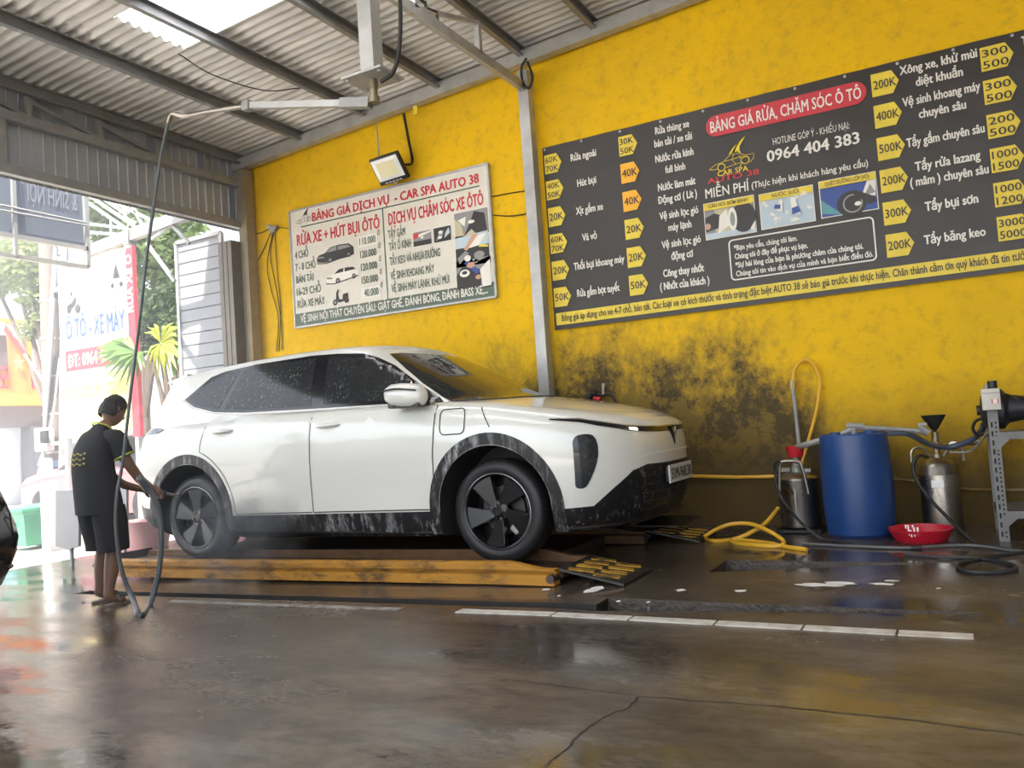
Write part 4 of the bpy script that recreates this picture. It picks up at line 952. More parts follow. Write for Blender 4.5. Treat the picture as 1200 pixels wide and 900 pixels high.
E_ = [(0,1),(1,2),(2,3),(3,4),(4,5),(3,6),(6,7),(7,8),(8,9),(3,10),(10,11),(11,12),(12,13),(0,14),(14,15),(15,16),(16,17),(0,18),(18,19),(19,20),(20,21)]
def add(n, frm): N_.append(n); E_.append((frm, len(N_)-1)); return len(N_)-1
for ax, side in ((17,1),(21,-1)):          # feet
    x, y, z = N_[ax][0]
    h = add((P_(x,y-.025,.035),.030,.03), ax); b_ = add((P_(x+.006*side,y+.07,.036),.034,.024), ax); add((P_(x+.012*side,y+.135,.024),.034,.014), b_)
body_p = None
# head: ellipsoid profile with brow, nose, jaw shaped on a turned grid
def head_mesh():
    bm = B(); bmesh.ops.create_uvsphere(bm, u_segments=40, v_segments=30, radius=1)
    for v in bm.verts:
        x, y, z = v.co; X, Y, Z = x*.072, y*.092, z*.112
        if z < 0: X *= 1-.28*z*z; Y = Y*(1-.10*z*z)+(.010*z*z if y > 0 else .030*z*z)
        if y > .3:                                   # face: flattened, with eye sockets, nose, lips, chin
            f = (y-.3)/.7; Y -= .006*f
            Y += .024*f*math.exp(-(x/.16)**2)*math.exp(-((z+.12)/.17)**2)
            Y -= .010*f*(math.exp(-((abs(x)-.42)/.20)**2)*math.exp(-((z-.06)/.12)**2))
            Y += .008*f*math.exp(-(x/.30)**2)*math.exp(-((z+.46)/.07)**2) + .006*f*math.exp(-(x/.35)**2)*math.exp(-((z+.80)/.14)**2)
            Y -= .004*f*math.exp(-(x/.30)**2)*math.exp(-((z+.38)/.03)**2)
        v.co = Vector((X, Y, Z))
    for s in (1, -1):                                # ears
        g = bmesh.ops.create_uvsphere(bm, u_segments=12, v_segments=10, radius=1)['verts']
        for v in g: v.co = Vector((s*(.072+.010*v.co.x*s), -.012+.020*v.co.y-.008*v.co.z, -.004+.033*v.co.z))
    return bm
HM = Matrix.Translation((.0, .145, 1.375)) @ Matrix.Rotation(R(-28), 4, 'X') @ Matrix.Rotation(R(0), 4, 'Z')
def hand_nodes(wr, dirv, upv, side, curl):
    """palm, five fingers of unequal length with two bends, thumb from the side of the palm"""
    d = Vector(dirv).normalized(); u = Vector(upv); u = (u-d*u.dot(d)).normalized(); s = d.cross(u).normalized()*side
    wr = Vector(wr); out = []
    def ch(pts, rs): out.append((pts, rs))
    pc = wr + d*.045
    ch([wr-d*.01, wr+d*.03, wr+d*.075], [.024,.030,.028])
    for k, (off, L) in enumerate(((.027,.066),(.009,.075),(-.009,.070),(-.026,.055))):
        b0 = wr + d*.072 + s*off; a1 = d*math.cos(curl*.6)-u*math.sin(curl*.6); a2 = d*math.cos(curl*1.5)-u*math.sin(curl*1.5); a3 = d*math.cos(curl*2.2)-u*math.sin(curl*2.2)
        p1 = b0+a1*L*.45; p2 = p1+a2*L*.33; p3 = p2+a3*L*.25; ch([wr+d*.05+s*off*.8, b0, p1, p2, p3], [.011,.0095,.009,.008,.007])
    t0 = wr+d*.022+s*.022; t1 = t0+(d*.5+s*.55-u*.4).normalized()*.034; t2 = t1+(d*.75-u*.55-s*.1).normalized()*.028; ch([wr+d*.012, t0, t1, t2], [.015,.012,.0105,.008]); return out
def chains_into(bm, chains):
    for pts, rs in chains:
        pp = smooth_path(pts, 4); n = len(pp); rr = [rs[min(len(rs)-2, int(i/4))]*(1-(i/4-int(i/4)))+rs[min(len(rs)-1, int(i/4)+1)]*(i/4-int(i/4)) for i in range(n)]
        rr[-1] *= .75; tube(bm, pp, rr, 10)
body_p = skin_mesh('figure', N_, E_, SKIN, per)
bm = B(); bm.from_mesh(body_p.data)
hb = head_mesh(); bmesh.ops.transform(hb, matrix=HM, verts=hb.verts[:]); tmp = bpy.data.meshes.new('t'); hb.to_mesh(tmp); hb.free(); bm.from_mesh(tmp)
RW, LW = N_[9][0], N_[13][0]
chains_into(bm, hand_nodes(RW, (-.10,.80,-.35), (.35,.15,.9), 1, .62)); chains_into(bm, hand_nodes(LW, (.25,.85,-.22), (-.4,.2,.85), -1, .62))
bm.to_mesh(tmp); bm.free()
body_p.data = tmp; tmp.materials.clear(); tmp.materials.append(SKIN)
rm = body_p.modifiers.new('r', 'REMESH'); rm.mode = 'VOXEL'; rm.voxel_size = .0055
sm_ = body_p.modifiers.new('s', 'SMOOTH'); sm_.iterations = 2; sm_.factor = .5
bpy.context.view_layer.update(); nm = bpy.data.meshes.new_from_object(body_p.evaluated_get(bpy.context.evaluated_depsgraph_get())); body_p.modifiers.clear(); body_p.data = nm
nm.materials.clear(); nm.materials.append(SKIN)
for p in nm.polygons: p.use_smooth = True
# hair: a cropped cap over the crown and nape, with short tufts
bm = B(); g = bmesh.ops.create_uvsphere(bm, u_segments=44, v_segments=30, radius=1)['verts']
kill = []
for v in g:
    x, y, z = v.co; line = -.42 if y < -.2 else (-.42+(y+.2)*1.25 if y < .45 else .40+(y-.45)*.25)
    if z < line-.08: kill.append(v)
    j = 1+.05*math.sin(37*x+11*z)*math.sin(29*y+17*z)+random.uniform(0,.035)
    v.co = Vector((x*.080*j, (y*.099-.004)*j, z*.122*j))
bmesh.ops.delete(bm, geom=kill, context='VERTS'); bmesh.ops.transform(bm, matrix=HM, verts=bm.verts[:])
hr = mk('hair', bm, HAIR, per, ang=60); so = hr.modifiers.new('t', 'SOLIDIFY'); so.thickness = .012
# clothes: rings lofted round the trunk, open at neck, cuffs and hems
def loft(bm, rings, n=28, wob=.0):
    """rings: (cx, cy, cz, rx, ry, tilt about x)"""
    pr = None
    for i, (cx, cy, cz, rx, ry, tl) in enumerate(rings):
        r_ = []
        for k in range(n):
            a = 2*PI*k/n; e = 1+wob*math.sin(5*a+i*.7)*(i % 3)/2
            p = Vector((.86*rx*e*math.copysign(abs(math.cos(a))**.85, math.cos(a)), (.80*ry)*e*math.copysign(abs(math.sin(a))**.85, math.sin(a)), 0)); p.rotate(Matrix.Rotation(tl, 3, 'X')); r_.append(bm.verts.new(p+Vector((cx, cy, cz))))
        if pr:
            for k in range(n): bm.faces.new((pr[k], pr[(k+1)%n], r_[(k+1)%n], r_[k]))
        pr = r_
bm = B()
loft(bm, [(0,.0,.655,.205,.165,.06),(0,-.002,.72,.205,.165,.06),(0,-.012,.80,.20,.16,.05),(0,-.025,.88,.196,.152,.0),(0,-.035,.96,.192,.145,-.08),(0,-.035,1.04,.19,.138,-.15),(0,-.025,1.10,.185,.128,-.2),(0,-.005,1.16,.172,.112,-.3),(0,.015,1.20,.14,.09,-.4),(0,.035,1.235,.095,.072,-.45),(0,.048,1.262,.070,.062,-.5)], 32, .012)
for s in (1, -1):
    a, b = Vector(N_[6 if s > 0 else 10][0]), Vector(N_[7 if s > 0 else 11][0])
    pts = [Vector((s*.06, .015, 1.165)), a+Vector((s*.01,0,.004)), a.lerp(b, .35)+Vector((s*.005,0,0)), a.lerp(b, .74)]
    tube(bm, smooth_path(pts, 4), [.066,.067,.068,.069,.070,.070,.070,.070,.070,.070,.070,.070,.070], 18, cap=False)
tee = mk('t_shirt', bm, TEE, per, ang=70); so = tee.modifiers.new('t', 'SOLIDIFY'); so.thickness = .006
for s in (1, -1):
    a, b = Vector(N_[6 if s > 0 else 10][0]), Vector(N_[7 if s > 0 else 11][0]); bm = B(); c = a.lerp(b, .74); u, v = frame(b-a)
    tube(bm, [c+(u*math.cos(2*PI*k/24)+v*math.sin(2*PI*k/24))*.071 for k in range(24)], .0055, 6, closed=True); mk('sleeve_piping', bm, BANDM, tee, ang=60)
bm = B(); M_ = Matrix.Translation((0,.048,1.264)) @ Matrix.Rotation(-.5, 4, 'X'); tube(bm, [M_ @ Vector((.071*math.cos(2*PI*k/24), .063*math.sin(2*PI*k/24), 0)) for k in range(24)], .006, 6, closed=True); mk('collar', bm, BANDM, tee, ang=60)
TB = BVHTree.FromPolygons([v.co.copy() for v in tee.data.vertices], [tuple(p.vertices) for p in tee.data.polygons])
bm = B()
for j, z in enumerate((1.08, 1.045, 1.01)):
    for i in range(5):
        x = -.075+.034*i; h_ = TB.ray_cast(Vector((x, -1, z-.008*(i%2))), Vector((0,1,0)))[0]
        if h_: box(bm, h_+Vector((0,-.004,0)), (.022,.005,.012))
mk('back_print', bm, mat('faded_yellow_print', (.34,.31,.07), .7), tee, ang=0)
bm = B()
loft(bm, [(0,.005,.80,.165,.135,0),(0,.006,.74,.185,.15,0),(0,.01,.66,.192,.158,0)], 28)
for s, kx, ky in ((1,.095,.03),(-1,-.10,.075)):
    loft(bm, [(s*.075,.012,.70,.105,.145,0),(s*.085,.02+.2*(ky-.03),.60,.110,.142,0),(s*.092,.025+.6*(ky-.03),.50,.112,.135,.03),(kx*1.0,ky,.42,.112,.130,.05),(kx,ky-.002,.385,.111,.128,.05)], 24, .015)
sh = mk('shorts', bm, SHORT, per, ang=70); so = sh.modifiers.new('t', 'SOLIDIFY'); so.thickness = .006
SAND = mat('sandal_rubber', (.16,.13,.095), .7)
for s, (x, y) in ((1,(.112,.045)),(-1,(-.127,.125))):
    bm = B(); q = [(.034*math.cos(2*PI*k/24)*(1+.22*math.sin(2*PI*k/24)), .128*math.sin(2*PI*k/24)) for k in range(24)]
    prism(bm, [(x+a*1.2, y+b) for a, b in q], .02, Matrix.Translation((0,0,-.002))); sd = mk('sandal', bm, SAND, per, ang=0)
    bm = B()
    for e in (-1, 1): tube(bm, smooth_path([(x+e*.040, y-.01, .016), (x+e*.026, y+.03, .058), (x+.004, y+.075, .055)], 5), .006, 6)
    mk('sandal_strap', bm, BLACK_RUB, sd, ang=60)
# spray gun in the hands and the hose that comes down from the swing arm
MI_ = Vector((PX, PYY, PZ))
gun = thing('spray_lance', 'dark spray lance held by the person, pointed at the rear wheel', 'spray gun', tuple(MI_ + Vector((.11,.375,.765))))
def loc(par, pts): return [Vector(p)-Vector(par.location) for p in pts]
g0 = MI_+Vector((.12,.36,.77)); g1 = MI_+Vector((-.02,.56,.735)); g2 = MI_+Vector((-.10,.74,.70))
bm = B(); tube(bm, loc(gun, [g0, g0.lerp(g1,.5), g1]), [.022,.026,.02], 12); mk('grip', bm, BLACK_RUB, gun)
bm = B(); tube(bm, loc(gun, [g1, g2]), [.012,.010], 10); mk('barrel', bm, GREY_STEEL, gun)
bm = B(); tube(bm, loc(gun, [g2, g2+(g2-g1).normalized()*.04]), [.016,.014], 10); mk('nozzle', bm, CHROME, gun)
# ---------------------------------------------------------------- roof truss, swing arm, floodlight, cables
tr = thing('roof_truss', 'galvanised roof truss with short struts over the tall wall post', 'truss', (-3.5, 7.14, 4.35))
def rel(par, pts): return [Vector(p)-Vector(par.location) for p in pts]
bm = B(); bar(bm, *rel(tr, [(-3.5,7.14,4.35),(-3.5,1.5,4.30)]), .05, .09); mk('bottom_chord', bm, GALV, tr, ang=0)
yv = [6.3, 5.3, 4.3, 3.3, 2.3]
for y in yv:
    bm = B(); bar(bm, *rel(tr, [(-3.5,y,4.36),(-3.5,y,4.66)]), .05, .05, (1,0,0)); mk('strut', bm, GALV, tr, ang=0)
for a, b in zip(yv, yv[1:]):
    bm = B(); bar(bm, *rel(tr, [(-3.5,a-.03,4.64),(-3.5,b+.03,4.37)]), .035, .035, (1,0,0)); mk('diagonal', bm, GALV, tr, ang=0)
bm = B(); tube(bm, rel(tr, [Vector((-3.49, 5.62+.05*math.sin(k*2.1), 4.39+.05*abs(math.sin(k*1.7)))) - Vector((0,.06*k,-.01*k)) for k in range(8)]), .014, 6); mk('bound_cable', bm, BLACK_RUB, tr, ang=60)
# swing arm
PB_ = at_y(437, 95, 4.0); J1 = at_y(290, 124, 3.93); TIP = Vector((-4.62, 3.83, 3.26))
bm = B(); 
sa = thing('swing_arm', 'steel swing arm on a square drop post carrying the wash hose', 'hose boom', tuple(PB_))
bm = B(); bar(bm, (0,0,.03), (0,0,roof_z(PB_.x)-PB_.z), .10, .10, (0,1,0)); mk('drop_post', bm, GALV, sa, ang=0)
bm = B(); box(bm, (0,0,.015), (.30,.24,.016)); 
for sx in (-1,1):
    for sy in (-1,1): lathe(bm, [(.014,-.012),(.014,0)], 6, M=Matrix.Translation((sx*.12,sy*.09,.005)))
mk('mount_plate', bm, GALV, sa, ang=0)
bm = B(); lathe(bm, [(.03,.01),(.03,-.05),(.024,-.05),(.024,-.10),(.036,-.10),(.036,-.14)], 16); mk('swivel_joint', bm, mat('dull_brass', (.25,.22,.15), .4, .7), sa, ang=40)
j = J1-PB_; tip = TIP-PB_; s0 = Vector((-.03,0,-.13))
bm = B(); bar(bm, s0, j, .036, .042); mk('arm_tube', bm, GALV, sa, ang=0)
bm = B(); bar(bm, s0+Vector((0,0,.0)), s0.lerp(j,.22)+Vector((0,0,.0)), .055, .06); mk('arm_bracket', bm, GREY_STEEL, sa, ang=0)
bm = B(); box(bm, j, (.06,.06,.07), bev=.01); mk('arm_clamp', bm, GREY_STEEL, sa, ang=30)
bm = B(); tube(bm, smooth_path([j, j.lerp(tip,.45)+Vector((0,0,.015)), j.lerp(tip,.75)+Vector((0,0,.02)), tip+Vector((.05,0,.05)), tip], 5), .018, 8); mk('end_pipe', bm, CHROME, sa, ang=60)
bm = B(); tube(bm, smooth_path([Vector((.06,0,-.02)), (.16,0,.02), (.22,0,.20), (.22,.02,.55), (.13,.04,.95), (.08,.05,roof_z(PB_.x)-PB_.z-.1)], 6), .013, 8); mk('feed_hose', bm, BLACK_RUB, sa, ang=60)
# the wash hose: from the arm tip down, a loop on the floor and up to the hands
HOSE = mat('grey_hose', (.085,.10,.11), .3, n=.3)
def at_r(px, py, RR): d = ray(px, py); return CAM + d*(RR/math.hypot(d.x, d.y))
hp = [TIP]+[at_r(x, y, rr) for x, y, rr in ((189,180,6.02),(183,220,6.05),(172,300,6.1),(163,380,6.15),(153,460,6.2),(144,540,6.25),(137,580,6.25),(136,620,6.25),(143,670,6.25),(155,700,6.2))] + \
     [at_z(164,721,floor_z(-4.9)+.02), at_r(176,708,6.25), at_r(186,670,6.3), at_r(189,630,6.3), at_r(186,600,6.3), at_r(176,575,6.3), at_r(163,560,6.3), g0+Vector((.0,-.06,.015)), g0+Vector((0,.0,.0))]
sp = smooth_path(hp, 7); n_ = len(sp)
bm = B(); tube(bm, sp, [.011+.008*min(1, max(0, (i/n_-.42)*8)) for i in range(n_)], 10)
h = mk('wash_hose', bm, HOSE, ang=60); tag(h, 'long wash hose hanging from the swing arm and looping at the feet of the person', 'hose')
# LED floodlight on the wall
FLB = mat('black_aluminium', (.02,.02,.022), .45, .3, bump=.1)
cs = [at_y(430,189,7.00), at_y(463,179,7.00), at_y(482,207,7.18), at_y(446,219,7.18)]
ctr = sum(cs, Vector())/4; ux = ((cs[1]-cs[0])+(cs[2]-cs[3])).normalized(); vy = ((cs[0]-cs[3])+(cs[1]-cs[2])); vy = (vy-ux*vy.dot(ux)).normalized(); nn = ux.cross(vy)
if nn.y > 0: nn = -nn
RM = Matrix((ux, vy, ux.cross(vy))).transposed(); hw = (cs[1]-cs[0]).length/2; hh = (cs[0]-cs[3]).length/2
sg = 1 if ux.cross(vy).y < 0 else -1
fl = thing('floodlight', 'black square floodlight hung over the white price board', 'floodlight', tuple(ctr))
bm = B(); box(bm, RM @ Vector((0,0,-.03*sg)), (2*hw, 2*hh, .05), RM, bev=.01)
for k in range(9): box(bm, RM @ Vector((-.8*hw+1.6*hw*k/8, 0, -.075*sg)), (.008, 1.7*hh, .05), RM)
mk('housing', bm, FLB, fl, ang=30)
bm = B(); a_ = []
for s_, z_ in ((.90,.0),(.62,-.03)):
    a_.append([bm.verts.new(RM @ Vector((x*hw*s_, (y*hh*s_*.86+.09*hh), (.006+z_*0)*sg + (0 if s_ > .8 else .012*sg)))) for x, y in ((-1,-1),(1,-1),(1,1),(-1,1))])
for k in range(4): bm.faces.new((a_[0][k], a_[0][(k+1)%4], a_[1][(k+1)%4], a_[1][k]))
mk('reflector', bm, mat('lamp_reflector', (.7,.72,.72), .3), fl, ang=0)
bm = B(); bm.faces.new([bm.verts.new(RM @ Vector((x*hw*.62, (y*hh*.62*.86+.09*hh), .019*sg))) for x, y in ((-1,-1),(1,-1),(1,1),(-1,1))]); mk('led_panel', bm, mat('led_phosphor', (.66,.62,.38), .5), fl, ang=0)
bm = B()
for k in range(5): box(bm, RM @ Vector((-.5*hw+.25*hw*k, -.88*hh, .0*sg)), (.03,.012,.014), RM)
mk('front_mark', bm, GALV, fl, ang=0)
up = at_y(441,140,7.15)-ctr; up2 = at_y(473,133,7.25)-ctr
bm = B(); tube(bm, [RM @ Vector((-.3*hw, hh, -.03*sg)), up], .008, 6); mk('hanger_cord', bm, GALV, fl, ang=60)
bm = B(); tube(bm, smooth_path([RM @ Vector((.9*hw, -.1*hh, -.05*sg)), at_y(483,190,7.25)-ctr, at_y(479,165,7.27)-ctr, up2], 5), .016, 8); mk('mount_bracket', bm, FLB, fl, ang=60)
bm = B(); tube(bm, smooth_path([RM @ Vector((.1*hw, -1.0*hh, -.02*sg)), RM @ Vector((.02*hw, -1.12*hh, .0)), RM @ Vector((-.12*hw, -1.0*hh, -.02*sg))], 5), .006, 6); mk('tilt_ring', bm, GALV, fl, ang=60)
# junction block with wires on the wall
jb = thing('junction_block', 'taped cable junction on the yellow wall with thin wires hanging down', 'cable', tuple(at_y(320,267,7.33)))
J0 = Vector(jb.location)
bm = B()
for k in range(5): box(bm, (random.uniform(-.05,.05), -.02, random.uniform(-.05,.05)), (.06,.05,.05), Matrix.Rotation(k*.7, 3, 'Y'), bev=.01)
mk('tape_bundle', bm, mat('grey_tape', (.32,.31,.29), .6), jb)
def wire(name, pts, r_=.005, par=jb, m=BLACK_RUB):
    o0 = Vector(par.location) if par else Vector(); bm = B(); tube(bm, smooth_path([Vector(p)-o0 for p in pts], 6), r_, 6); return mk(name, bm, m, par, ang=60)
for pts in ([(320,270),(313,310),(318,340),(326,372),(324,412)], [(321,270),(317,300),(324,340),(330,380),(331,410)], [(322,271),(325,320),(329,360),(327,412)], [(318,270),(310,290),(302,305)], [(317,267),(308,272),(300,274)], [(323,266),(332,267),(341,268)]):
    wire('hanging_wire', [at_y(x, y, 7.335) for x, y in pts])
w1 = wire('wire', [at_y(567,232,7.335), at_y(600,226,7.335), at_y(628,222,7.335)], .006, None); tag(w1, 'thin wire running from the white board to the wall post, upper of two', 'cable')
w2 = wire('wire', [at_y(578,252,7.335), at_y(600,253,7.335), at_y(630,248,7.335)], .006, None); tag(w2, 'sagging thin wire from the white board to the wall post, lower of two', 'cable')
def at_roof(px, py, dz=0.):
    d = ray(px, py); k = (3.6+.061*6.464+dz)/(d.z-.061*d.x); return CAM + d*k
w3 = wire('wire', [at_roof(209,63,-.03), at_roof(250,88,-.10), at_roof(310,106,-.10), at_roof(352,103,-.04)], .006, None); tag(w3, 'loose thin wire hanging under the roof sheets beside the skylight', 'cable')
w4 = wire('cable', [at_y(617,68,7.1), at_y(611,80,7.1), at_y(613,98,7.1), at_y(620,103,7.1), at_y(624,90,7.1), at_y(618,72,7.1)], .012, None); tag(w4, 'black cable loop tied around the top of the wall post', 'cable')
bm = B(); box(bm, at_y(487,129,7.19), (.05,.01,.10)); t_ = mk('yellow_paint_patch', bm, PY, ang=0); tag(t_, 'small yellow tab stuck on the roof beam above the floodlight', 'tab')

# ---------------------------------------------------------------- washing gear by the yellow wall
BLUE = mat('blue_drum_plastic', (.012,.055,.20), .38, n=.3, nscale=6, bump=.06)
YHOSE = mat('yellow_hose', (.72,.40,.03), .4)
def xw(px, py, Y): return at_y(px, py, Y).x
# drum
dY = 6.84; cx = (xw(967,600,dY)+xw(1049,600,dY))/2; rd_ = (xw(1049,600,dY)-xw(967,600,dY))/2; ht = at_y(1003,508,dY).z
dr = thing('plastic_drum', 'tall blue plastic drum standing between the two steel tanks', 'drum', (cx, dY, 0))
bm = B(); k_ = rd_
lathe(bm, [(k_*.90,0),(k_*.97,.02),(k_*1.0,.10),(k_*1.03,.25),(k_*1.04,.45),(k_*1.02,.62),(k_*.97,.76),(k_*.93,ht-.05),(k_*.95,ht-.04),(k_*.96,ht-.015),(k_*.93,ht)], 48, capt=False); mk('body', bm, BLUE, dr)
bm = B(); lathe(bm, [(k_*.93,ht),(k_*.90,ht+.004),(k_*.88,ht-.02),(.02,ht-.025)], 48, capb=False); mk('lid', bm, BLUE, dr)
bm = B()
for sx in (-.5,.5): lathe(bm, [(.045,ht-.025),(.045,ht+.015),(.03,ht+.02)], 16, M=Matrix.Translation((sx*k_,0,0)))
mk('bung_cap', bm, BLUE, dr)
# left steel tank
tY = 6.98; tx0, tx1 = xw(914,600,tY), xw(962,600,tY); tcx = (tx0+tx1)/2; tr_ = (tx1-tx0)/2; th = at_y(938,560,tY).z
t1 = thing('steel_tank', 'stainless steel foam tank with a loop handle, left of the blue drum', 'tank', (tcx, tY, 0))
bm = B(); lathe(bm, [(tr_*.97,.045),(tr_,.06),(tr_,th-.02),(tr_*1.02,th-.012),(tr_*1.02,th),(tr_*.95,th+.015),(tr_*.5,th+.045),(tr_*.3,th+.05)], 40); mk('shell', bm, CHROME, t1)
bm = B(); box(bm, (0,-.02,.022), (2.15*tr_,2.0*tr_,.02)); 
for sx in (-1,1): box(bm, (sx*tr_*.9,-.02,.01), (.03,2*tr_,.03))
mk('foot_plate', bm, BLACK_RUB, t1, ang=0)
bm = B(); Q = lambda px, py, Y=tY-.19: at_y(px, py, Y)-Vector(t1.location)
tube(bm, smooth_path([Q(913,575),Q(913,556),Q(914,545),Q(918,541),Q(934,541),Q(938,544),Q(943,560),Q(947,579)], 5), .014, 8); mk('loop_handle', bm, CHROME, t1)
bm = B(); lathe(bm, [(.045,th+.03),(.045,th+.09),(.03,th+.10),(.03,th+.17)], 16); box(bm, (-.10,0,th+.07), (.10,.03,.03)); box(bm, (.07,.0,th+.06), (.08,.03,.03)); mk('valve', bm, GREY_STEEL, t1, ang=40)
bm = B(); box(bm, (0,-tr_*1.01,th*.5), (.012,.01,th*.7)); mk('level_gauge', bm, GREY_STEEL, t1, ang=0)
# red cup upturned on its valve
cpos = at_y(933,541,tY); cth = at_y(933,528,tY).z-cpos.z
bm = B(); lathe(bm, [(.055,0),(.075,cth),(.068,cth),(.05,.01)], 24, M=Matrix.Translation((cpos.x, tY, th+.17))); c_ = mk('cup', bm, mat('red_plastic', (.50,.02,.03), .35)); tag(c_, 'small red plastic cup set on top of the left steel tank', 'cup')
# lance with yellow hose hung on the wall
ln = thing('wash_lance', 'steel lance leaning on the wall above the left tank with yellow hose', 'lance', tuple(at_y(933,490,7.28)))
Q = lambda px, py, Y=7.28: at_y(px, py, Y)-Vector(ln.location)
bm = B(); tube(bm, [Q(929,452), Q(937,528,7.2)], .016, 8); mk('pipe', bm, GREY_STEEL, ln)
bm = B(); tube(bm, [Q(929,446), Q(929,456)], .026, 8); mk('coupling', bm, mat('brass_fitting', (.45,.36,.18), .35, .9), ln)
bm = B(); tube(bm, smooth_path([Q(929,448),Q(931,434),Q(937,425),Q(944,422),Q(952,426),Q(959,438),Q(961,452),Q(957,480),Q(950,507),Q(942,535,7.2),Q(937,552,7.15)], 6), .014, 8); mk('yellow_hose', bm, YHOSE, ln)
bm = B(); tube(bm, [Q(943,421), Q(943,421,7.34)], .012, 6); mk('wall_hook', bm, GREY_STEEL, ln)
# right steel tank with funnel
uY = 6.98; ux0, ux1 = xw(1080,595,uY), xw(1128,595,uY); ucx = (ux0+ux1)/2; ur = (ux1-ux0)/2; uh = at_y(1103,553,uY).z
t2 = thing('steel_tank', 'domed stainless steel tank with a white label, right of the blue drum', 'tank', (ucx, uY, 0))
bm = B(); lathe(bm, [(ur*.98,0),(ur,.03),(ur,uh-.03),(ur*1.02,uh-.03),(ur*1.02,uh-.015),(ur*.99,uh-.01),(ur*.92,uh+.045),(ur*.70,uh+.085),(ur*.40,uh+.105),(ur*.2,uh+.11)], 44); mk('shell', bm, CHROME, t2)
lab = at_y(1100,560,uY-ur)-Vector(t2.location)
bm = B()
for k in range(5):
    a0 = R(-104+7*k-8); a1 = R(-104+7*k-1); 
    q = [bm.verts.new((ur*1.008*math.cos(a), ur*1.008*math.sin(a), z)) for a, z in ((a0,uh-.105),(a1,uh-.105),(a1,uh-.05),(a0,uh-.05))]; bm.faces.new(q)
bmesh.ops.remove_doubles(bm, verts=bm.verts[:], dist=.003); mk('label', bm, WHITE_PAINT, t2)
bm = B(); lathe(bm, [(.035,uh+.10),(.035,uh+.14),(.025,uh+.145),(.025,uh+.20),(.038,uh+.205),(.038,uh+.225),(.024,uh+.23),(.024,uh+.30)], 14); mk('filler_neck', bm, mat('brass_dull', (.30,.24,.16), .45, .8), t2)
for s in (-1,1):
    bm = B(); tube(bm, smooth_path([(s*.045,0,uh+.12),(s*.10,-.01,uh+.19),(s*.165,-.02,uh+.17),(s*.175,-.02,uh+.08)], 5), .011, 8); mk('side_handle', bm, CHROME, t2)
bm = B(); lathe(bm, [(.035,-.02),(.038,.0),(.03,.012)], 16, M=Matrix.Translation((.115,-.06,uh+.20)) @ Matrix.Rotation(R(90), 4, 'X')); mk('pressure_gauge', bm, CHROME, t2)
bm = B(); tube(bm, [(.12,-.03,uh+.20),(.20,-.05,uh+.21),(.30,-.06,uh+.215)], .016, 8); mk('air_coupler', bm, CHROME, t2)
fz = uh+.225
fc = at_y(1096,512,uY)
bm = B(); lathe(bm, [(.014,fz),(.014,fz+.09),(.025,fz+.10),(.085,fz+.20),(.088,fz+.205),(.08,fz+.20),(.02,fz+.10)], 28, M=Matrix.Translation((ucx,uY,0)), capt=False); f_ = mk('funnel', bm, BLACK_RUB); tag(f_, 'black funnel standing in the neck of the right steel tank', 'funnel')
# pipe with taps lying over the drum, and hoses
pp = thing('suction_pipe', 'grey pipe with taps lying across the top of the blue drum', 'pipe', (dr.location.x, dY, ht))
Q = lambda px, py, Y=dY: at_y(px, py, Y)-Vector(pp.location)
bm = B(); tube(bm, [Q(999,501), Q(1030,502), Q(1087,506)], .020, 8); mk('pipe', bm, GREY_STEEL, pp)
bm = B(); tube(bm, [Q(1001,497), Q(1001,512)], .022, 8); tube(bm, [Q(992,499), Q(1012,500)], .026, 8); mk('tap', bm, GREY_STEEL, pp)
bm = B(); tube(bm, [Q(1077,500), Q(1088,508)], .028, 8); box(bm, Q(1081,497), (.06,.03,.02)); mk('tap', bm, GREY_STEEL, pp)
bm = B(); tube(bm, smooth_path([Q(999,503),Q(985,509),Q(965,515),Q(945,521),Q(933,524,tY)], 5), .024, 8); mk('grey_hose', bm, GREY_STEEL, pp)
wr = lambda name, pts, r_, m, lab, cat: tag(wire(name, pts, r_, None, m), lab, cat)
wr('hose', [at_y(x,y,Y) for x,y,Y in ((1040,508,6.6),(1065,509,6.65),(1090,521,6.8),(1112,524,6.9),(1138,516,6.85),(1150,505,6.75),(1154,496,6.7))], .022, mat('blue_hose', (.045,.06,.09), .4), 'dull blue hose running from the blue drum to the pump', 'hose')
# red basin
bY = 6.55; bx = (xw(1040,618,bY)+xw(1118,618,bY))/2; br = (xw(1118,618,bY)-xw(1040,618,bY))/2; bh = at_y(1079,618,bY).z
RED = mat('red_basin_plastic', (.50,.012,.03), .32, col2=(.42,.012,.025), nscale=5)
bs = thing('basin', 'red plastic basin with dried paint on the floor by the blue drum', 'basin', (bx, bY, 0))
bm = B(); lathe(bm, [(br*.78,0),(br*.82,.01),(br*.92,bh*.55),(br*.97,bh-.02),(br*1.0,bh-.012),(br*1.01,bh),(br*.96,bh),(br*.90,bh*.55),(br*.78,.02),(.01,.015)], 48, capt=False); mk('shell', bm, RED, bs)
bm = B()
for a, z0_, z1_ in ((-108,.06,.135),(-104,.05,.10),(-98,.055,.12),(-112,.11,.135),(-92,.07,.12),(-100,.12,.135)):
    q = []
    for da, z in ((-1.2,z0_),(1.2,z0_),(1.6,z1_),(-1.6,z1_)):
        rr = interp([(0,br*.80),(bh*.55,br*.925),(bh,br*.985)], z)+.004; q.append(bm.verts.new((rr*math.cos(R(a+da)), rr*math.sin(R(a+da)), z)))
    bm.faces.new(q)
mk('paint_drip', bm, WHITE_PAINT, bs)
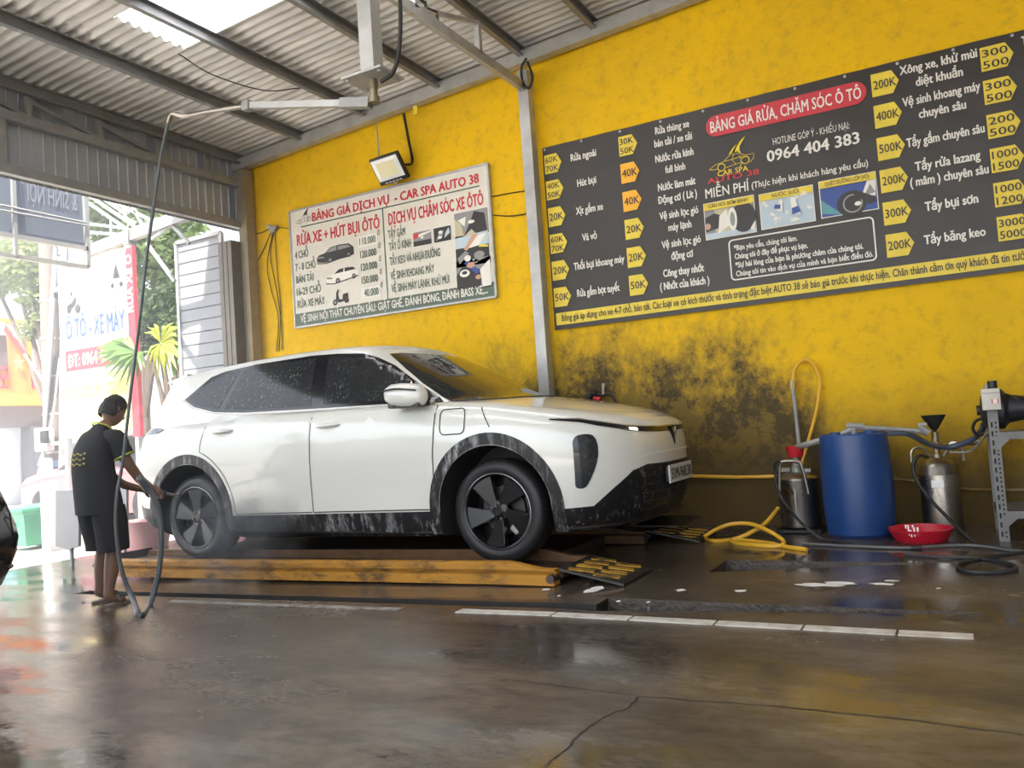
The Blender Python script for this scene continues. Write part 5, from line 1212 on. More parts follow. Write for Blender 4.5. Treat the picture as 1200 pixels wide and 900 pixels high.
# slotted angle rack with the pump
SLOT = mat('slotted_steel', (.17,.168,.165), .5, .3, n=.25); HOLE = mat('slot_hole', (.01,.01,.01), .9)
sY = 6.50; rx0 = at_y(1172,635,sY).x; rz1 = at_y(1157,480,sY).z; ztop = at_y(1180,508,sY).z; zlow = at_y(1185,601,sY).z
rk = thing('steel_rack', 'slotted angle steel rack with two shelves against the wall', 'rack', (rx0, sY, 0))
for (lx, ly) in ((0,0),(1.1,0),(0,.62),(1.1,.62)):
    bm = B(); h_ = rz1 if (lx, ly) == (0,0) else ztop+.02
    box(bm, (lx+.03,ly,h_/2), (.06,.004,h_)); box(bm, (lx,ly+.03,h_/2), (.004,.06,h_)); lg = mk('upright', bm, SLOT, rk, ang=0)
    if ly == 0:
        bm = B(); z = .05
        while z < h_-.05:
            box(bm, (lx+.018,-.0025,z), (.011,.002,.035)); box(bm, (lx+.042,-.0025,z+.012), (.010,.002,.014)); box(bm, (lx+.042,-.0025,z-.018), (.010,.002,.014)); z += .062
        mk('slot_row', bm, HOLE, lg, ang=0)
for z in (zlow, ztop):
    bm = B(); box(bm, (.55,.31,z), (1.1,.60,.012)); box(bm, (.55,.004,z-.015), (1.1,.004,.05)); box(bm, (.002,.31,z-.015), (.004,.6,.05)); mk('shelf', bm, SLOT, rk, ang=0)
    bm = B(); prism(bm, [(.0,-.005),(.11,-.005),(0,-.11)], .004, Matrix.Translation((.03,-.004,z-.01)) @ XZ); mk('corner_plate', bm, SLOT, rk, ang=0)
# switch box on top of the front upright
bxc = at_y(1161,468,sY-.03); bw = at_y(1172,468,sY-.03).x-at_y(1150,468,sY-.03).x; bhh = at_y(1161,456,sY-.03).z-at_y(1161,481,sY-.03).z
sw = thing('switch_box', 'small white switch box with a red mark on the rack upright', 'switch box', (bxc.x, sY, bxc.z))
bm = B(); box(bm, (0,-.05,0), (bw,.09,bhh), bev=.006); mk('case', bm, mat('box_plastic', (.56,.53,.47), .45, n=.15), sw, ang=30)
bm = B(); box(bm, (0,-.098,bhh*.30), (bw*.98,.006,.006)); mk('lid_seam', bm, GREY_STEEL, sw, ang=0)
bm = B(); box(bm, (bw*.20,-.0965,-bhh*.1), (bw*.36,.003,bhh*.22)); mk('red_mark', bm, PR, sw, ang=0)
bm = B(); box(bm, (bw*.14,-.099,-bhh*.1), (.012,.003,.03)); box(bm, (bw*.26,-.099,-bhh*.1), (.012,.003,.03)); mk('white_mark', bm, PW, sw, ang=0)
bm = B(); lathe(bm, [(.012,0),(.012,.03)], 10, M=Matrix.Translation((-bw*.2,-.05,bhh/2))); mk('cable_gland', bm, GREY_STEEL, sw)
# pump and motor on the shelf
DM = mat('dark_motor_paint', (.030,.032,.035), .45, .3, n=.4)
pm = thing('pump', 'dark electric water pump with finned motor on the rack shelf', 'pump', (rx0+.30, sY+.16, ztop+.006))
bm = B(); Mx = Matrix.Translation((0,0,.16)) @ Matrix.Rotation(R(90), 4, 'Y')
lathe(bm, [(.06,-.06),(.115,-.06),(.118,.0),(.118,.36),(.10,.40),(.10,.47),(.02,.48)], 36, M=Mx)
for k in range(24):
    a = 2*PI*k/24; box(bm, Mx @ Vector((.125*math.cos(a), .125*math.sin(a), .18)), (.36,.005,.022), Matrix.Rotation(-a, 3, 'X') @ Matrix.Identity(3))
mk('motor', bm, DM, pm, ang=30)
bm = B(); lathe(bm, [(.04,-.34),(.10,-.33),(.135,-.30),(.14,-.20),(.10,-.17),(.08,-.06),(.08,-.03)], 32, M=Mx); mk('pump_head', bm, DM, pm)
bm = B(); box(bm, (.10,-.02,.31), (.16,.12,.07), bev=.012); mk('terminal_box', bm, DM, pm, ang=30)
bm = B(); box(bm, (.16,0,.03), (.34,.20,.06)); mk('foot', bm, DM, pm, ang=0)
bm = B(); tube(bm, [(-.25,0,.28),(-.25,0,.36)], .03, 12); tube(bm, [(-.36,0,.16),(-.30,0,.16)], .035, 12); mk('pipe_port', bm, DM, pm)
wr('cable', [at_y(x,y,6.6) for x,y in ((1172,461),(1182,463),(1192,468),(1204,474))], .008, BLACK_RUB, 'thin black cable from the switch box towards the pump motor', 'cable')
wr('hose', [at_y(x,y,6.6) for x,y in ((1152,490),(1143,494),(1140,503),(1146,510),(1152,508))], .012, BLACK_RUB, 'short black hose looping beside the pump head', 'hose')
wr('air_hose', [at_y(x,y,Y) for x,y,Y in ((1113,530,6.9),(1135,529,6.9),(1147,520,6.8),(1157,508,6.7),(1168,502,6.6))], .008, GREY_STEEL, 'thin grey air line from the right steel tank up to the rack', 'hose')
# hoses and cables along wall and floor
wr('water_pipe', [at_y(x,y,7.32) for x,y in ((700,555),(815,558),(870,559),(912,558))], .016, YHOSE, 'yellow pipe running level along the wall left of the steel tank', 'pipe')
wr('water_pipe', [at_y(x,y,7.32) for x,y in ((1045,561),(1065,563),(1085,566),(1130,573),(1165,574),(1200,574))], .014, mat('grimy_pipe', (.16,.11,.035), .5), 'grimy brown pipe running along the wall behind the right tank', 'pipe')
F = lambda x, y, h_=.012: at_z(x, y, h_)
wr('hose', [at_y(825,629,6.3),at_y(840,620,6.35),at_y(858,614,6.4),at_y(880,614,6.4),at_y(900,622,6.3),at_y(918,634,6.2)] + [F(x,y) for x,y in ((912,640),(890,639),(862,636),(858,633),(880,634),(905,637),(922,641),(945,644))], .016, YHOSE, 'coiled yellow hose on the floor left of the steel tank', 'hose')
wr('hose', [at_y(912,595,6.75),at_y(898,612,6.6),at_y(880,624,6.5),F(860,632),F(838,634),F(828,632)], .016, YHOSE, 'yellow hose end rising from the floor to the left steel tank', 'hose')
wr('hose', [at_y(909,560,6.75),at_y(908,545,6.75),at_y(912,540,6.75)] [::-1]+[at_y(910,570,6.72),at_y(917,585,6.7),at_y(930,603,6.6),at_y(947,620,6.5),F(965,632),F(1000,638),F(1040,641),F(1080,642)], .012, BLACK_RUB, 'black hose from the left steel tank down across the floor', 'hose')
wr('hose', [at_y(1088,536,6.75),at_y(1077,534,6.72),at_y(1070,545,6.7),at_y(1074,562,6.66),at_y(1090,585,6.6),at_y(1110,606,6.5),at_y(1130,625,6.4),F(1145,637),F(1170,642),F(1200,646)], .012, BLACK_RUB, 'black hose hanging from the right steel tank to the floor by the rack', 'hose')
wr('cable', [F(x,y) for x,y in ((940,637),(1000,640),(1060,642),(1120,639),(1150,640),(1185,645),(1230,650))], .010, mat('grey_cable', (.10,.10,.10), .45), 'grey cable lying along the floor in front of the blue drum', 'cable')
wr('cable', [F(x,y) for x,y in ((1060,650),(1100,653),(1140,654),(1170,658),(1190,664),(1185,669),(1160,671),(1135,670),(1122,665),(1130,659),(1160,653),(1195,648),(1230,645))], .012, BLACK_RUB, 'coiled black cable on the wet floor in front of the rack', 'cable')
hw_ = thing('wall_valve', 'black valve with a red body on the stained wall behind the bonnet', 'valve', tuple(at_y(703,466,7.28)))
Q = lambda px, py, Y=7.28: at_y(px, py, Y)-Vector(hw_.location)
bm = B(); tube(bm, [Q(690,466),Q(694,461),Q(699,461)], .03, 10); mk('valve_body', bm, BLACK_RUB, hw_)
bm = B(); tube(bm, [Q(696,467),Q(704,468)], .024, 10); mk('red_sleeve', bm, mat('red_plastic', (.50,.02,.03), .35), hw_)
bm = B(); tube(bm, smooth_path([Q(699,462),Q(707,463),Q(714,462),Q(719,466),Q(722,473)], 5), .012, 8); mk('hose_tail', bm, BLACK_RUB, hw_)
bm = B(); tube(bm, [Q(707,463),Q(707,450,7.34)], .014, 8); mk('stub_pipe', bm, GALV, hw_)
# foam scraps on the wet floor
FOAM = mat('soap_foam', (.75,.75,.74), .6, bump=.3, bscale=60)
bm = B()
for px, py, r_, sx in ((692,693,.05,1),(725,705,.02,.6),(640,690,.03,1),(798,692,.03,1),(868,693,.035,1),(960,686,.05,2.6),(985,684,.05,1.8),(1035,685,.035,2),(1045,681,.02,2),(700,690,.06,.7),(760,706,.02,.5),(655,698,.02,.5),(1100,690,.012,1)):
    c_ = at_z(px, py, 0); n = 14; ce = [bm.verts.new((c_.x+sx*r_*(.7+.5*random.random())*math.cos(2*PI*k/n), c_.y+r_*(.7+.5*random.random())*math.sin(2*PI*k/n), floor_z(c_.x)+.003)) for k in range(n)]; bm.faces.new(ce)
f_ = mk('foam_scraps', bm, FOAM, ang=0); tag(f_, 'scattered white soap foam scraps on the wet floor by the ramps', 'foam', kind='stuff')
pc_ = at_z(768,711,-.05); bm = B(); box(bm, (pc_.x, pc_.y, -.06), (.10,.07,.05), Matrix.Rotation(.5, 3, 'Z'), bev=.01); f_ = mk('drain_fitting', bm, mat('blue_grey_plastic', (.10,.14,.17), .4)); tag(f_, 'small blue grey fitting in the end of the drain channel', 'fitting')
# spray mist blown back from the rear wheel
vm = bpy.data.materials.new('water_mist'); vm.use_nodes = True; t = vm.node_tree; t.nodes.clear(); N = t.nodes; L = t.links
ou = N.new('ShaderNodeOutputMaterial'); vs2 = N.new('ShaderNodeVolumeScatter'); vs2.inputs['Color'].default_value = (.95,.97,1,1); vs2.inputs['Anisotropy'].default_value = .35
tc = N.new('ShaderNodeTexCoord'); no = N.new('ShaderNodeTexNoise'); no.inputs['Scale'].default_value = 2.4; no.inputs['Detail'].default_value = 5; L.new(tc.outputs['Object'], no.inputs['Vector'])
gr = N.new('ShaderNodeVectorMath'); gr.operation = 'LENGTH'; L.new(tc.outputs['Object'], gr.inputs[0])
fa = N.new('ShaderNodeMapRange'); fa.inputs['From Min'].default_value = 1; fa.inputs['From Max'].default_value = .2; L.new(gr.outputs['Value'], fa.inputs[0])
rn = N.new('ShaderNodeMapRange'); rn.inputs['From Min'].default_value = .42; rn.inputs['From Max'].default_value = .72; L.new(no.outputs['Fac'], rn.inputs[0])
mu = N.new('ShaderNodeMath'); mu.operation = 'MULTIPLY'; L.new(fa.outputs[0], mu.inputs[0]); L.new(rn.outputs[0], mu.inputs[1])
m2 = N.new('ShaderNodeMath'); m2.operation = 'MULTIPLY'; m2.inputs[1].default_value = 3.4; L.new(mu.outputs[0], m2.inputs[0]); L.new(m2.outputs[0], vs2.inputs['Density']); L.new(vs2.outputs[0], ou.inputs['Volume'])
bm = B(); bmesh.ops.create_icosphere(bm, subdivisions=3, radius=1); mi_ = mk('water_mist', bm, vm); mi_.location = (-4.85, 4.44, .40); mi_.scale = (.80, .34, .48); mi_.rotation_euler = (0, 0, R(-6))
tag(mi_, 'pale cloud of water mist around the rear wheel of the white SUV', 'mist', kind='stuff')

# thin volume added for veiling glare and spray at the opening and street
hm = bpy.data.materials.new('glare_haze'); hm.use_nodes = True; t = hm.node_tree; t.nodes.clear(); N = t.nodes; L = t.links
ou = N.new('ShaderNodeOutputMaterial'); v3 = N.new('ShaderNodeVolumeScatter'); v3.inputs['Color'].default_value = (.96,.98,1,1); v3.inputs['Density'].default_value = .04; v3.inputs['Anisotropy'].default_value = .3
L.new(v3.outputs[0], ou.inputs['Volume'])
bm = B(); box(bm, (-10.6, 3.67, 2.2), (12, 7.3, 4.4)); hz = mk('haze', bm, hm, ang=0); tag(hz, 'thin bright haze added for glare and spray around the street opening', 'haze', kind='stuff')
# ---------------------------------------------------------------- outside the opening
# folded door leaves standing at the right of the opening
LEAF = mat('grey_door_sheet', (.25,.26,.28), .5, .2, n=.12)
def leaf(x0, x1, y, z1, label, loc_rot=0):
    t = thing('folding_door_leaf', label, 'door', (x0, y, 0))
    bm = B(); w_ = x1-x0; z = .06; pv = None
    while z < z1:
        for dz, dy in ((0,0),(.125,0),(.133,.014),(.142,.0)):
            q = [bm.verts.new((x, dy, min(z1, z+dz))) for x in (.03, w_-.03)]
            if pv: bm.faces.new((pv[0], pv[1], q[1], q[0]))
            pv = q
        z += .15
    mk('ribbed_panel', bm, LEAF, t, ang=0)
    bm = B()
    for a, b in (((0,0,.03),(0,0,z1)),((w_,0,.03),(w_,0,z1)),((0,0,z1),(w_,0,z1)),((0,0,.05),(w_,0,.05)),((0,0,1.72),(w_,0,1.72))): bar(bm, a, b, .045, .045, (0,1,0))
    mk('leaf_frame', bm, GALV, t, ang=0); return t
a_ = at_y(212,400,7.12).x; b_ = at_y(265,400,7.12).x
leaf(a_, b_, 7.12, at_y(240,277,7.12).z, 'grey ribbed folding door leaf turned flat towards the car')
for k in range(3):
    x = b_+.08+.078*k
    bm = B(); box(bm, (0,-.0,1.75), (.068,.16,3.44), bev=.004); t = mk('folded_door_leaf', bm, mat('leaf_edge_steel', (.17,.15,.13), .5, .3, n=.3), ang=0); t.location = (x, 7.10, 0)
    tag(t, ('narrow folded door leaf seen edge on, next to the ribbed leaf','narrow folded door leaf seen edge on, middle of the folded stack','narrow folded door leaf seen edge on, next to the corner post')[k], 'door', 'folded door leaves at the corner')
# dark banner seen from behind, hung on a pipe frame
XB = -8.75
db = thing('hanging_banner', 'dark blue banner above the street opening seen from behind', 'banner', tuple(at_x(50,250,XB)))
p00 = at_x(-60,258,XB); p1 = at_x(101,292,XB); zt_ = at_x(100,222,XB).z+.15
DB = mat('banner_back', (.13,.15,.19), .6, n=.2, transl=.25); bm = B(); y0_, y1_ = p00.y-.8, p1.y; zb_ = p1.z
O = Vector(db.location)
bm.faces.new([bm.verts.new(Vector(p)-O) for p in ((XB,y0_,zb_),(XB,y1_,zb_),(XB,y1_,zt_+.35),(XB,y0_,zt_+.35))]); mk('sheet', bm, DB, db, ang=0)
bm = B(); RY = Matrix(((0,-1,0,0),(1,0,0,0),(0,0,1,0),(0,0,0,1)))
def btext(s, pa, pb, cap, yoff=.01):
    A, Bq = at_x(*pa, XB), at_x(*pb, XB); text(bm, s, A.y, Bq.y, 0, cap, 0, .01, flip=True, M=Matrix.Translation((XB+yoff, 0, A.z)) @ Matrix(((0,-1,0,0),(1,0,0,0),(0,0,1,0),(0,0,0,1))))
btext('& SINH NỘI TH', (12,231), (90,240), .20)
bmesh.ops.translate(bm, vec=-O, verts=bm.verts[:]); mk('reversed_lettering', bm, mat('banner_back_letter', (.26,.27,.30), .6), db, ang=0, recalc=False)
bm = B()
for a, b in (((y0_,zb_-.0),(y1_,zb_-.0)),((y0_,zb_-.22),(y1_,zb_-.22)),((y1_,zb_-.22),(y1_,zt_+.4))): bar(bm, Vector((XB+.02,*a))-O, Vector((XB+.02,*b))-O, .05, .05)
v0 = at_x(14,230,XB).y; bar(bm, Vector((XB+.03,v0,zb_-.22))-O, Vector((XB+.03,v0,zt_+.4))-O, .04, .04)
for a, b in (((0,240),(101,261)),((0,246),(101,264))): tube(bm, [at_x(*a, XB+.06)-O, at_x(*b, XB+.06)-O], .012, 6)
mk('pipe_frame', bm, GALV, db, ang=0)
# canopy beam and light lattice between banner and facade
cb = thing('canopy_frame', 'grey steel canopy beam with thin braces above the sign outside', 'frame', tuple(at_y(160,272,6.6)))
O2 = Vector(cb.location); K = lambda px, py, Y=6.6: at_y(px, py, Y)-O2
bE = K(222,250); bD = (bE-K(98,297)).normalized(); bE = bE + bD*max(0, (-7.56-(bE+O2).x)/bD.x)
bm = B(); bar(bm, K(98,297), bE, .08, .14); mk('beam', bm, GALV, cb, ang=0)
bm = B(); bar(bm, K(152,287), K(152,270), .10, .12, (0,1,0)); mk('beam_joint', bm, GREY_STEEL, cb, ang=0)
for a, b in (((103,228),(168,272)),((112,226),(185,262)),((150,232),(172,272)),((103,262),(150,268)),((104,238),(160,276)),((178,280),(210,258)),((120,232),(150,252)),((103,272),(140,275)),((131,255),(131,278)),((146,255),(160,262)),((172,285),(205,330)),((200,262),(222,285))):
    bm = B(); bar(bm, K(*a), K(*b), .035, .035); mk('brace', bm, GALV, cb, ang=0)
# big sign board on two tiers facing the car
SY = 8.0; sa_ = at_y(77,400,SY).x; sb_ = at_y(153.5,400,SY).x; sc_ = at_y(163,400,SY).x
zT = at_y(115,298,SY).z; zM = at_y(115,432,SY).z; zM2 = at_y(115,437,SY).z; zB_ = at_y(115,511,SY).z
sg_ = thing('sign_board', 'tall sunlit white and yellow sign board with red edge strip outside', 'sign', ((sa_+sb_)/2, SY, 0))
O3 = Vector(sg_.location)
SW = mat('sign_white', (.74,.74,.72), .45, transl=.3); SYM = mat('sign_yellow', (.88,.76,.28), .45, transl=.3)
def sbx(name, x0, x1, z0, z1, m, y=SY, th=.05): bm = B(); box(bm, Vector(((x0+x1)/2,y,(z0+z1)/2))-O3, (x1-x0,th,z1-z0)); return mk(name, bm, m, sg_, ang=0)
up_ = sbx('upper_panel', sa_, sb_, zM, zT, SW); lo_ = sbx('lower_panel', sa_, sb_, zB_, zM2, SYM)
zr0, zr1 = at_y(115,419,SY).z, at_y(115,430,SY).z
sbx('red_band', sa_+.03, sb_-.03, zM+.02, zM+.34, PR, SY-.028, .01)
bm = B(); bar(bm, Vector((sa_-.04,SY,.0))-O3, Vector((sa_-.04,SY,zT+.1))-O3, .08, .08, (0,1,0)); bar(bm, Vector((sb_+.01,SY+.06,.0))-O3, Vector((sb_+.01,SY+.06,zT+.1))-O3, .08, .08, (0,1,0)); bar(bm, Vector((sa_,SY,zM-.02))-O3, Vector((sb_,SY,zM-.02))-O3, .06, .05); mk('post', bm, GALV, sg_, ang=0)
es = sbx('edge_strip', sb_+.02, sc_, at_y(158,512,SY).z, at_y(158,288,SY).z, PR, SY-.02, .06)
def stext(name, s, x0, x1, z, cap, m, y=SY-.035, bold=.02):
    bm = B(); text(bm, s, x0, x1, z, cap, y, bold); bmesh.ops.translate(bm, vec=-O3, verts=bm.verts[:]); return mk(name, bm, m, sg_, ang=0, recalc=False)
W_ = sb_-sa_
stext('blue_lettering', 'Ô TÔ - XE MÁY', sa_+.04*W_, sb_-.05*W_, zM+.52, .30, PB); stext('phone_lettering', 'ĐT: 0964 404 383', sa_+.07*W_, sb_-.06*W_, zM+.08, .19, PW)
stext('faded_lettering', 'RỬA XE ÔTÔ - XE MÁY', sa_+.05*W_, sb_-.04*W_, zM2-.34, .18, mat('faded_print', (.80,.55,.18), .5))
bm = B(); ex = sa_+.17*W_; ez = zM+1.05
for q in (ell(ex-.10,ez-.06,.06,.07), ell(ex+.12,ez-.08,.07,.07), [(ex-.12,ez),(ex-.02,ez-.06),(ex+.06,ez-.02),(ex+.10,ez+.10),(ex+.04,ez+.10),(ex-.02,ez+.04)], ell(ex-.03,ez+.17,.03,.035)): flat(bm, [(x-O3.x,z) for x, z in q], -.035)
ex = sb_-.15*W_; ez = zT-.42
for q in ([(ex-.08,ez-.02),(ex,ez+.22),(ex+.05,ez+.10),(ex+.09,ez-.02)], ell(ex-.09,ez-.12,.04,.04), ell(ex+.11,ez-.12,.04,.04)): flat(bm, [(x-O3.x,z) for x, z in q], -.035)
mk('rider_mark', bm, PK, sg_, ang=0, recalc=False)
M_ = Matrix.Translation(((sb_+sc_)/2+.06-O3.x, -.052, zM+.75)) @ Matrix.Rotation(R(-90), 4, 'Y')
bm = B(); text(bm, 'RỬA XE Ô TÔ - XE MÁY', 0, 2.05, 0, .13, 0, .02, M=M_); mk('edge_lettering', bm, PW, es, ang=0, recalc=False)
# palm
PG_ = mat('palm_green', (.10,.20,.03), .45, n=.3, transl=.35); PG_LIT = mat('palm_backlit_green', (.42,.46,.05), .45, n=.2, transl=.5)  # second green has the yellow of backlight put into its colour
pl = thing('palm', 'fan palm with spread pale green fronds beside the sign', 'palm', tuple(at_y(205,470,7.75)*1.0)); pl.location.z = 0
O4 = Vector(pl.location)
def fan(hub, dirs_px, m, Y, spread=1):
    bm = B(); H = at_y(*hub, Y)-O4
    for (px, py, Yt) in dirs_px:
        T = at_y(px, py, Yt)-O4; d = T-H; s = d.cross(Vector((.3,-.9,.2))).normalized()*d.length*.075; mid = H+d*.5+Vector((0,0,.05))
        v = [bm.verts.new(p) for p in (H, mid-s, T+Vector((0,0,-.06)), mid+s, mid+Vector((.02,-.03,-.02)))]
        bm.faces.new((v[0], v[1], v[4])); bm.faces.new((v[1], v[2], v[4])); bm.faces.new((v[0], v[4], v[3])); bm.faces.new((v[4], v[2], v[3]))
    return mk('frond', bm, m, pl, ang=0)
fan((161,413), [(112,418,7.8),(109,412,7.7),(112,404,7.8),(118,399,7.9),(128,394,7.7),(140,391,7.8),(113,425,7.6),(118,431,7.8),(124,437,7.6),(130,442,7.7),(138,448,7.6),(147,451,7.7),(155,440,7.5),(160,445,7.6),(166,436,7.5),(170,428,7.5)], PG_, 7.7)
fan((188,402), [(172,378,7.6),(180,374,7.8),(168,385,7.7),(196,376,7.6),(204,372,7.9),(212,378,7.6),(216,390,7.8),(216,404,7.7),(214,420,7.6),(208,430,7.6),(200,436,7.8),(193,438,7.6),(185,440,7.7),(178,436,7.6),(172,430,7.6),(168,420,7.6)], PG_LIT, 7.75)
fan((207,400), [(208,372,7.7),(213,366,7.8),(217,376,7.6),(218,392,7.6),(217,412,7.7),(211,428,7.6)], PG_, 7.8)
bm = B(); 
for a, mid, b in (((204,440),(196,415),(163,413)),((205,440),(202,418),(188,402)),((206,440),(207,420),(207,402))): tube(bm, smooth_path([at_y(*a,7.75)-O4, at_y(*mid,7.75)-O4, at_y(*b,7.72)-O4], 5), .016, 6)
mk('stalk', bm, PG_, pl, ang=60)
bm = B(); b0 = at_y(205,442,7.75)-O4; tube(bm, [(b0.x,b0.y,0),(b0.x+.03,b0.y,b0.z*.5),b0], [.11,.08,.05], 10); mk('trunk', bm, mat('palm_trunk', (.14,.10,.06), .8, n=.4, bump=.3), pl, ang=60)
# concrete utility pole with conduits, meter box and camera
CONC = mat('pole_concrete', (.17,.145,.125), .8, n=.25, bump=.1)
up0 = at_y(66,560,9.3); ut = thing('utility_pole', 'concrete utility pole with white conduits, camera and meter box', 'pole', (up0.x, 9.3, -.11)); O5 = Vector(ut.location)
U = lambda px, py, Y=9.3: at_y(px, py, Y)-O5
bm = B(); tube(bm, [(0,0,0),(.03,0,7.5)], [.20,.14], 12); mk('shaft', bm, CONC, ut, ang=60)
for k, (a, mid, b, r_) in enumerate((((72,590),(73,470),(75,290),.05),((77,590),(77,470),(77,280),.05),((50,560),(56,430),(65,290),.035),((47,570),(58,440),(67,300),.03),((45,545),(60,500),(70,420),.02))):
    bm = B(); tube(bm, smooth_path([U(*a,9.1), U(*mid,9.1), U(*b,9.1)], 5), r_, 8); mk('conduit', bm, (mat('conduit_white', (.42,.42,.42), .5), mat('conduit_grey', (.22,.22,.23), .5))[k % 2], ut, ang=60)
bm = B()
for z in (1.2,1.9,2.6,3.3,4.0): bm = B(); lathe(bm, [(.205-.006*z,z),(.205-.006*z,z+.04)], 16); mk('strap', bm, GALV, ut, ang=40)
bm = B(); box(bm, U(52,515,9.0), (.35,.16,.42), bev=.02); box(bm, U(54,545,9.0), (.22,.14,.25), bev=.02); mk('meter_box', bm, mat('meter_grey', (.5,.5,.5), .5), ut, ang=30)
bm = B(); box(bm, U(52,512,8.9), (.2,.04,.22)); mk('meter_window', bm, BLACK_GLOSS, ut, ang=0)
bm = B(); lathe(bm, [(.13,0),(.13,.06),(.10,.08)], 16, M=Matrix.Translation(U(70,343,9.0))); mk('camera_mount', bm, WHITE_PAINT, ut)
bm = B(); bmesh.ops.create_uvsphere(bm, u_segments=14, v_segments=10, radius=.10, matrix=Matrix.Translation(U(70,346,9.0))); mk('camera_dome', bm, BLACK_GLOSS, ut)
bm = B()
for k in range(3): tube(bm, smooth_path([U(50,540+4*k,8.95), U(44,560+3*k,8.95), U(50,576,8.95), U(60,570-4*k,8.95)], 5), .02, 6)
mk('wire_loop', bm, WHITE_PAINT, ut, ang=60)
bm = B()
for z_, m_ in ((.95,0),(.75,0)): lathe(bm, [(.212,z_),(.212,z_+.12)], 16)
mk('pasted_notice', bm, mat('notice_blue', (.25,.42,.60), .6), ut, ang=40)
bm = B(); tube(bm, [at_y(56,521,9.0), at_y(96,516,8.95)], .035, 8); o = mk('rail_pipe', bm, GALV, ang=60); tag(o, 'pale horizontal pipe in front of the utility pole behind the person', 'pipe')
# wheeled bins
GB = mat('green_bin', (.06,.26,.15), .45, n=.2)
def bin_(px0, px1, pyb, pyt, Y, label):
    zg = -.11; a = at_y(px0,pyb,Y); b = at_y(px1,pyb,Y); w_ = b.x-a.x; h_ = max(.5, at_y((px0+px1)/2,pyt,Y).z-zg)
    t = thing('wheeled_bin', label, 'bin', ((a.x+b.x)/2, Y, zg)); bm = B(); pr = None
    for z, k in ((.06,.80),(.10,.82),(h_*.86,.98),(h_*.9,1.03),(h_*.93,1.03)):
        r_ = [bm.verts.new((x*w_/2*k, y*.26*k, z)) for x, y in ((-1,-1),(1,-1),(1,1),(-1,1))]
        if pr:
            for i in range(4): bm.faces.new((pr[i], pr[(i+1)%4], r_[(i+1)%4], r_[i]))
        else: bm.faces.new(r_[::-1])
        pr = r_
    bm.faces.new(pr); mk('body', bm, GB, t, ang=0)
    bm = B(); box(bm, (0,0,h_*.96), (w_*1.08,.58,.05), bev=.015); box(bm, (0,.30,h_*.93), (w_*.8,.05,.05)); mk('lid', bm, GB, t, ang=30)
    bm = B(); box(bm, (-w_*.05,-.262,h_*.62), (w_*.45,.006,h_*.15)); mk('sticker', bm, mat('bin_sticker', (.35,.55,.75), .5), t, ang=0)
    for s in (-1,1):
        bm = B(); lathe(bm, [(.08,-.02),(.08,.02)], 16, M=Matrix.Translation((s*w_*.38,.22,.08)) @ Matrix.Rotation(R(90), 4, 'Y')); mk('wheel', bm, BLACK_RUB, t)
bin_(24,54,656,594,6.2,'green wheeled bin with a blue sticker beside the dark car'); bin_(53,70,650,596,6.95,'green wheeled bin half hidden behind the person, right of the other bin')
bm = B(); box(bm, (0,0,.42), (.16,.14,.84), bev=.01); o = mk('white_post', bm, WHITE_PAINT, ang=0); o.location = (at_y(61,655,6.1).x, 6.1, -.11); tag(o, 'short white post standing in front of the green bins', 'post')
# grey boards behind the person
GREYB = mat('grey_board', (.22,.225,.235), .6)
for (xa, xb, ya, yb, Y, lab) in ((65,92,575,640,5.2,'grey plastic board standing left behind the legs of the person'),(133,148,565,622,5.9,'narrow grey hanging flap right behind the person')):
    P4 = [at_y(xa,ya,Y), at_y(xb,ya,Y), at_y(xb,yb,Y), at_y((xa+xb)/2,yb+4,Y), at_y(xa,yb,Y)]
    bm = B(); a = [bm.verts.new(p) for p in P4]; b = [bm.verts.new(p+Vector((0,.03,0))) for p in P4]; bm.faces.new(a); bm.faces.new(b[::-1])
    for i in range(5): bm.faces.new((a[i], a[(i+1)%5], b[(i+1)%5], b[i]))
    for f in [bm.verts.new(v.co) for v in []]: pass
    c0 = (P4[2]+P4[4])/2; box(bm, ((P4[4].x+P4[2].x)/2, Y+.05, (min(p.z for p in P4)-.11)/2), (.03,.03,max(.05, min(p.z for p in P4)+.13)))
    o = mk('board', bm, GREYB, ang=0); tag(o, lab, 'board')
# maroon parked car behind the SUV tail (only its side shows)
MAR = mat('faded_maroon_paint', (.30,.10,.11), .35, coat=.5)
mc = thing('parked_car', 'faded maroon car parked outside behind the tail of the white SUV', 'car', (at_y(160,560,9.05).x, 9.05, -.11), R(0))
bm = B(); pr = None
for x, zb, zt, hw2 in ((-2.0,.30,.62,.70),(-1.9,.22,.80,.80),(-1.2,.20,.92,.84),(-.7,.20,.95,.85),(0,.20,.95,.85),(1.0,.20,.95,.85),(1.6,.22,.93,.84),(1.95,.25,.85,.80),(2.05,.32,.65,.72)):
    r_ = [bm.verts.new((x,y,z)) for y, z in ((-hw2*.9,zb),(-hw2,zb+.15),(-hw2,zt-.12),(-hw2*.88,zt),(hw2*.88,zt),(hw2,zt-.12),(hw2,zb+.15),(hw2*.9,zb))]
    if pr:
        for i in range(8): bm.faces.new((pr[i], pr[(i+1)%8], r_[(i+1)%8], r_[i]))
    else: bm.faces.new(r_[::-1])
    pr = r_
bm.faces.new(pr); mk('body', bm, MAR, mc, ang=30)
bm = B(); pr = None
for z, xa, xb, hw2 in ((.92,-.9,1.7,.78),(1.15,-.5,1.5,.70),(1.35,-.15,1.2,.60),(1.38,-.05,1.1,.55)):
    r_ = [bm.verts.new(p) for p in ((xa,-hw2,z),(xb,-hw2,z),(xb,hw2,z),(xa,hw2,z))]
    if pr:
        for i in range(4): bm.faces.new((pr[i], pr[(i+1)%4], r_[(i+1)%4], r_[i]))
    pr = r_
bm.faces.new(pr); mk('cabin', bm, GLASS, mc, ang=20)
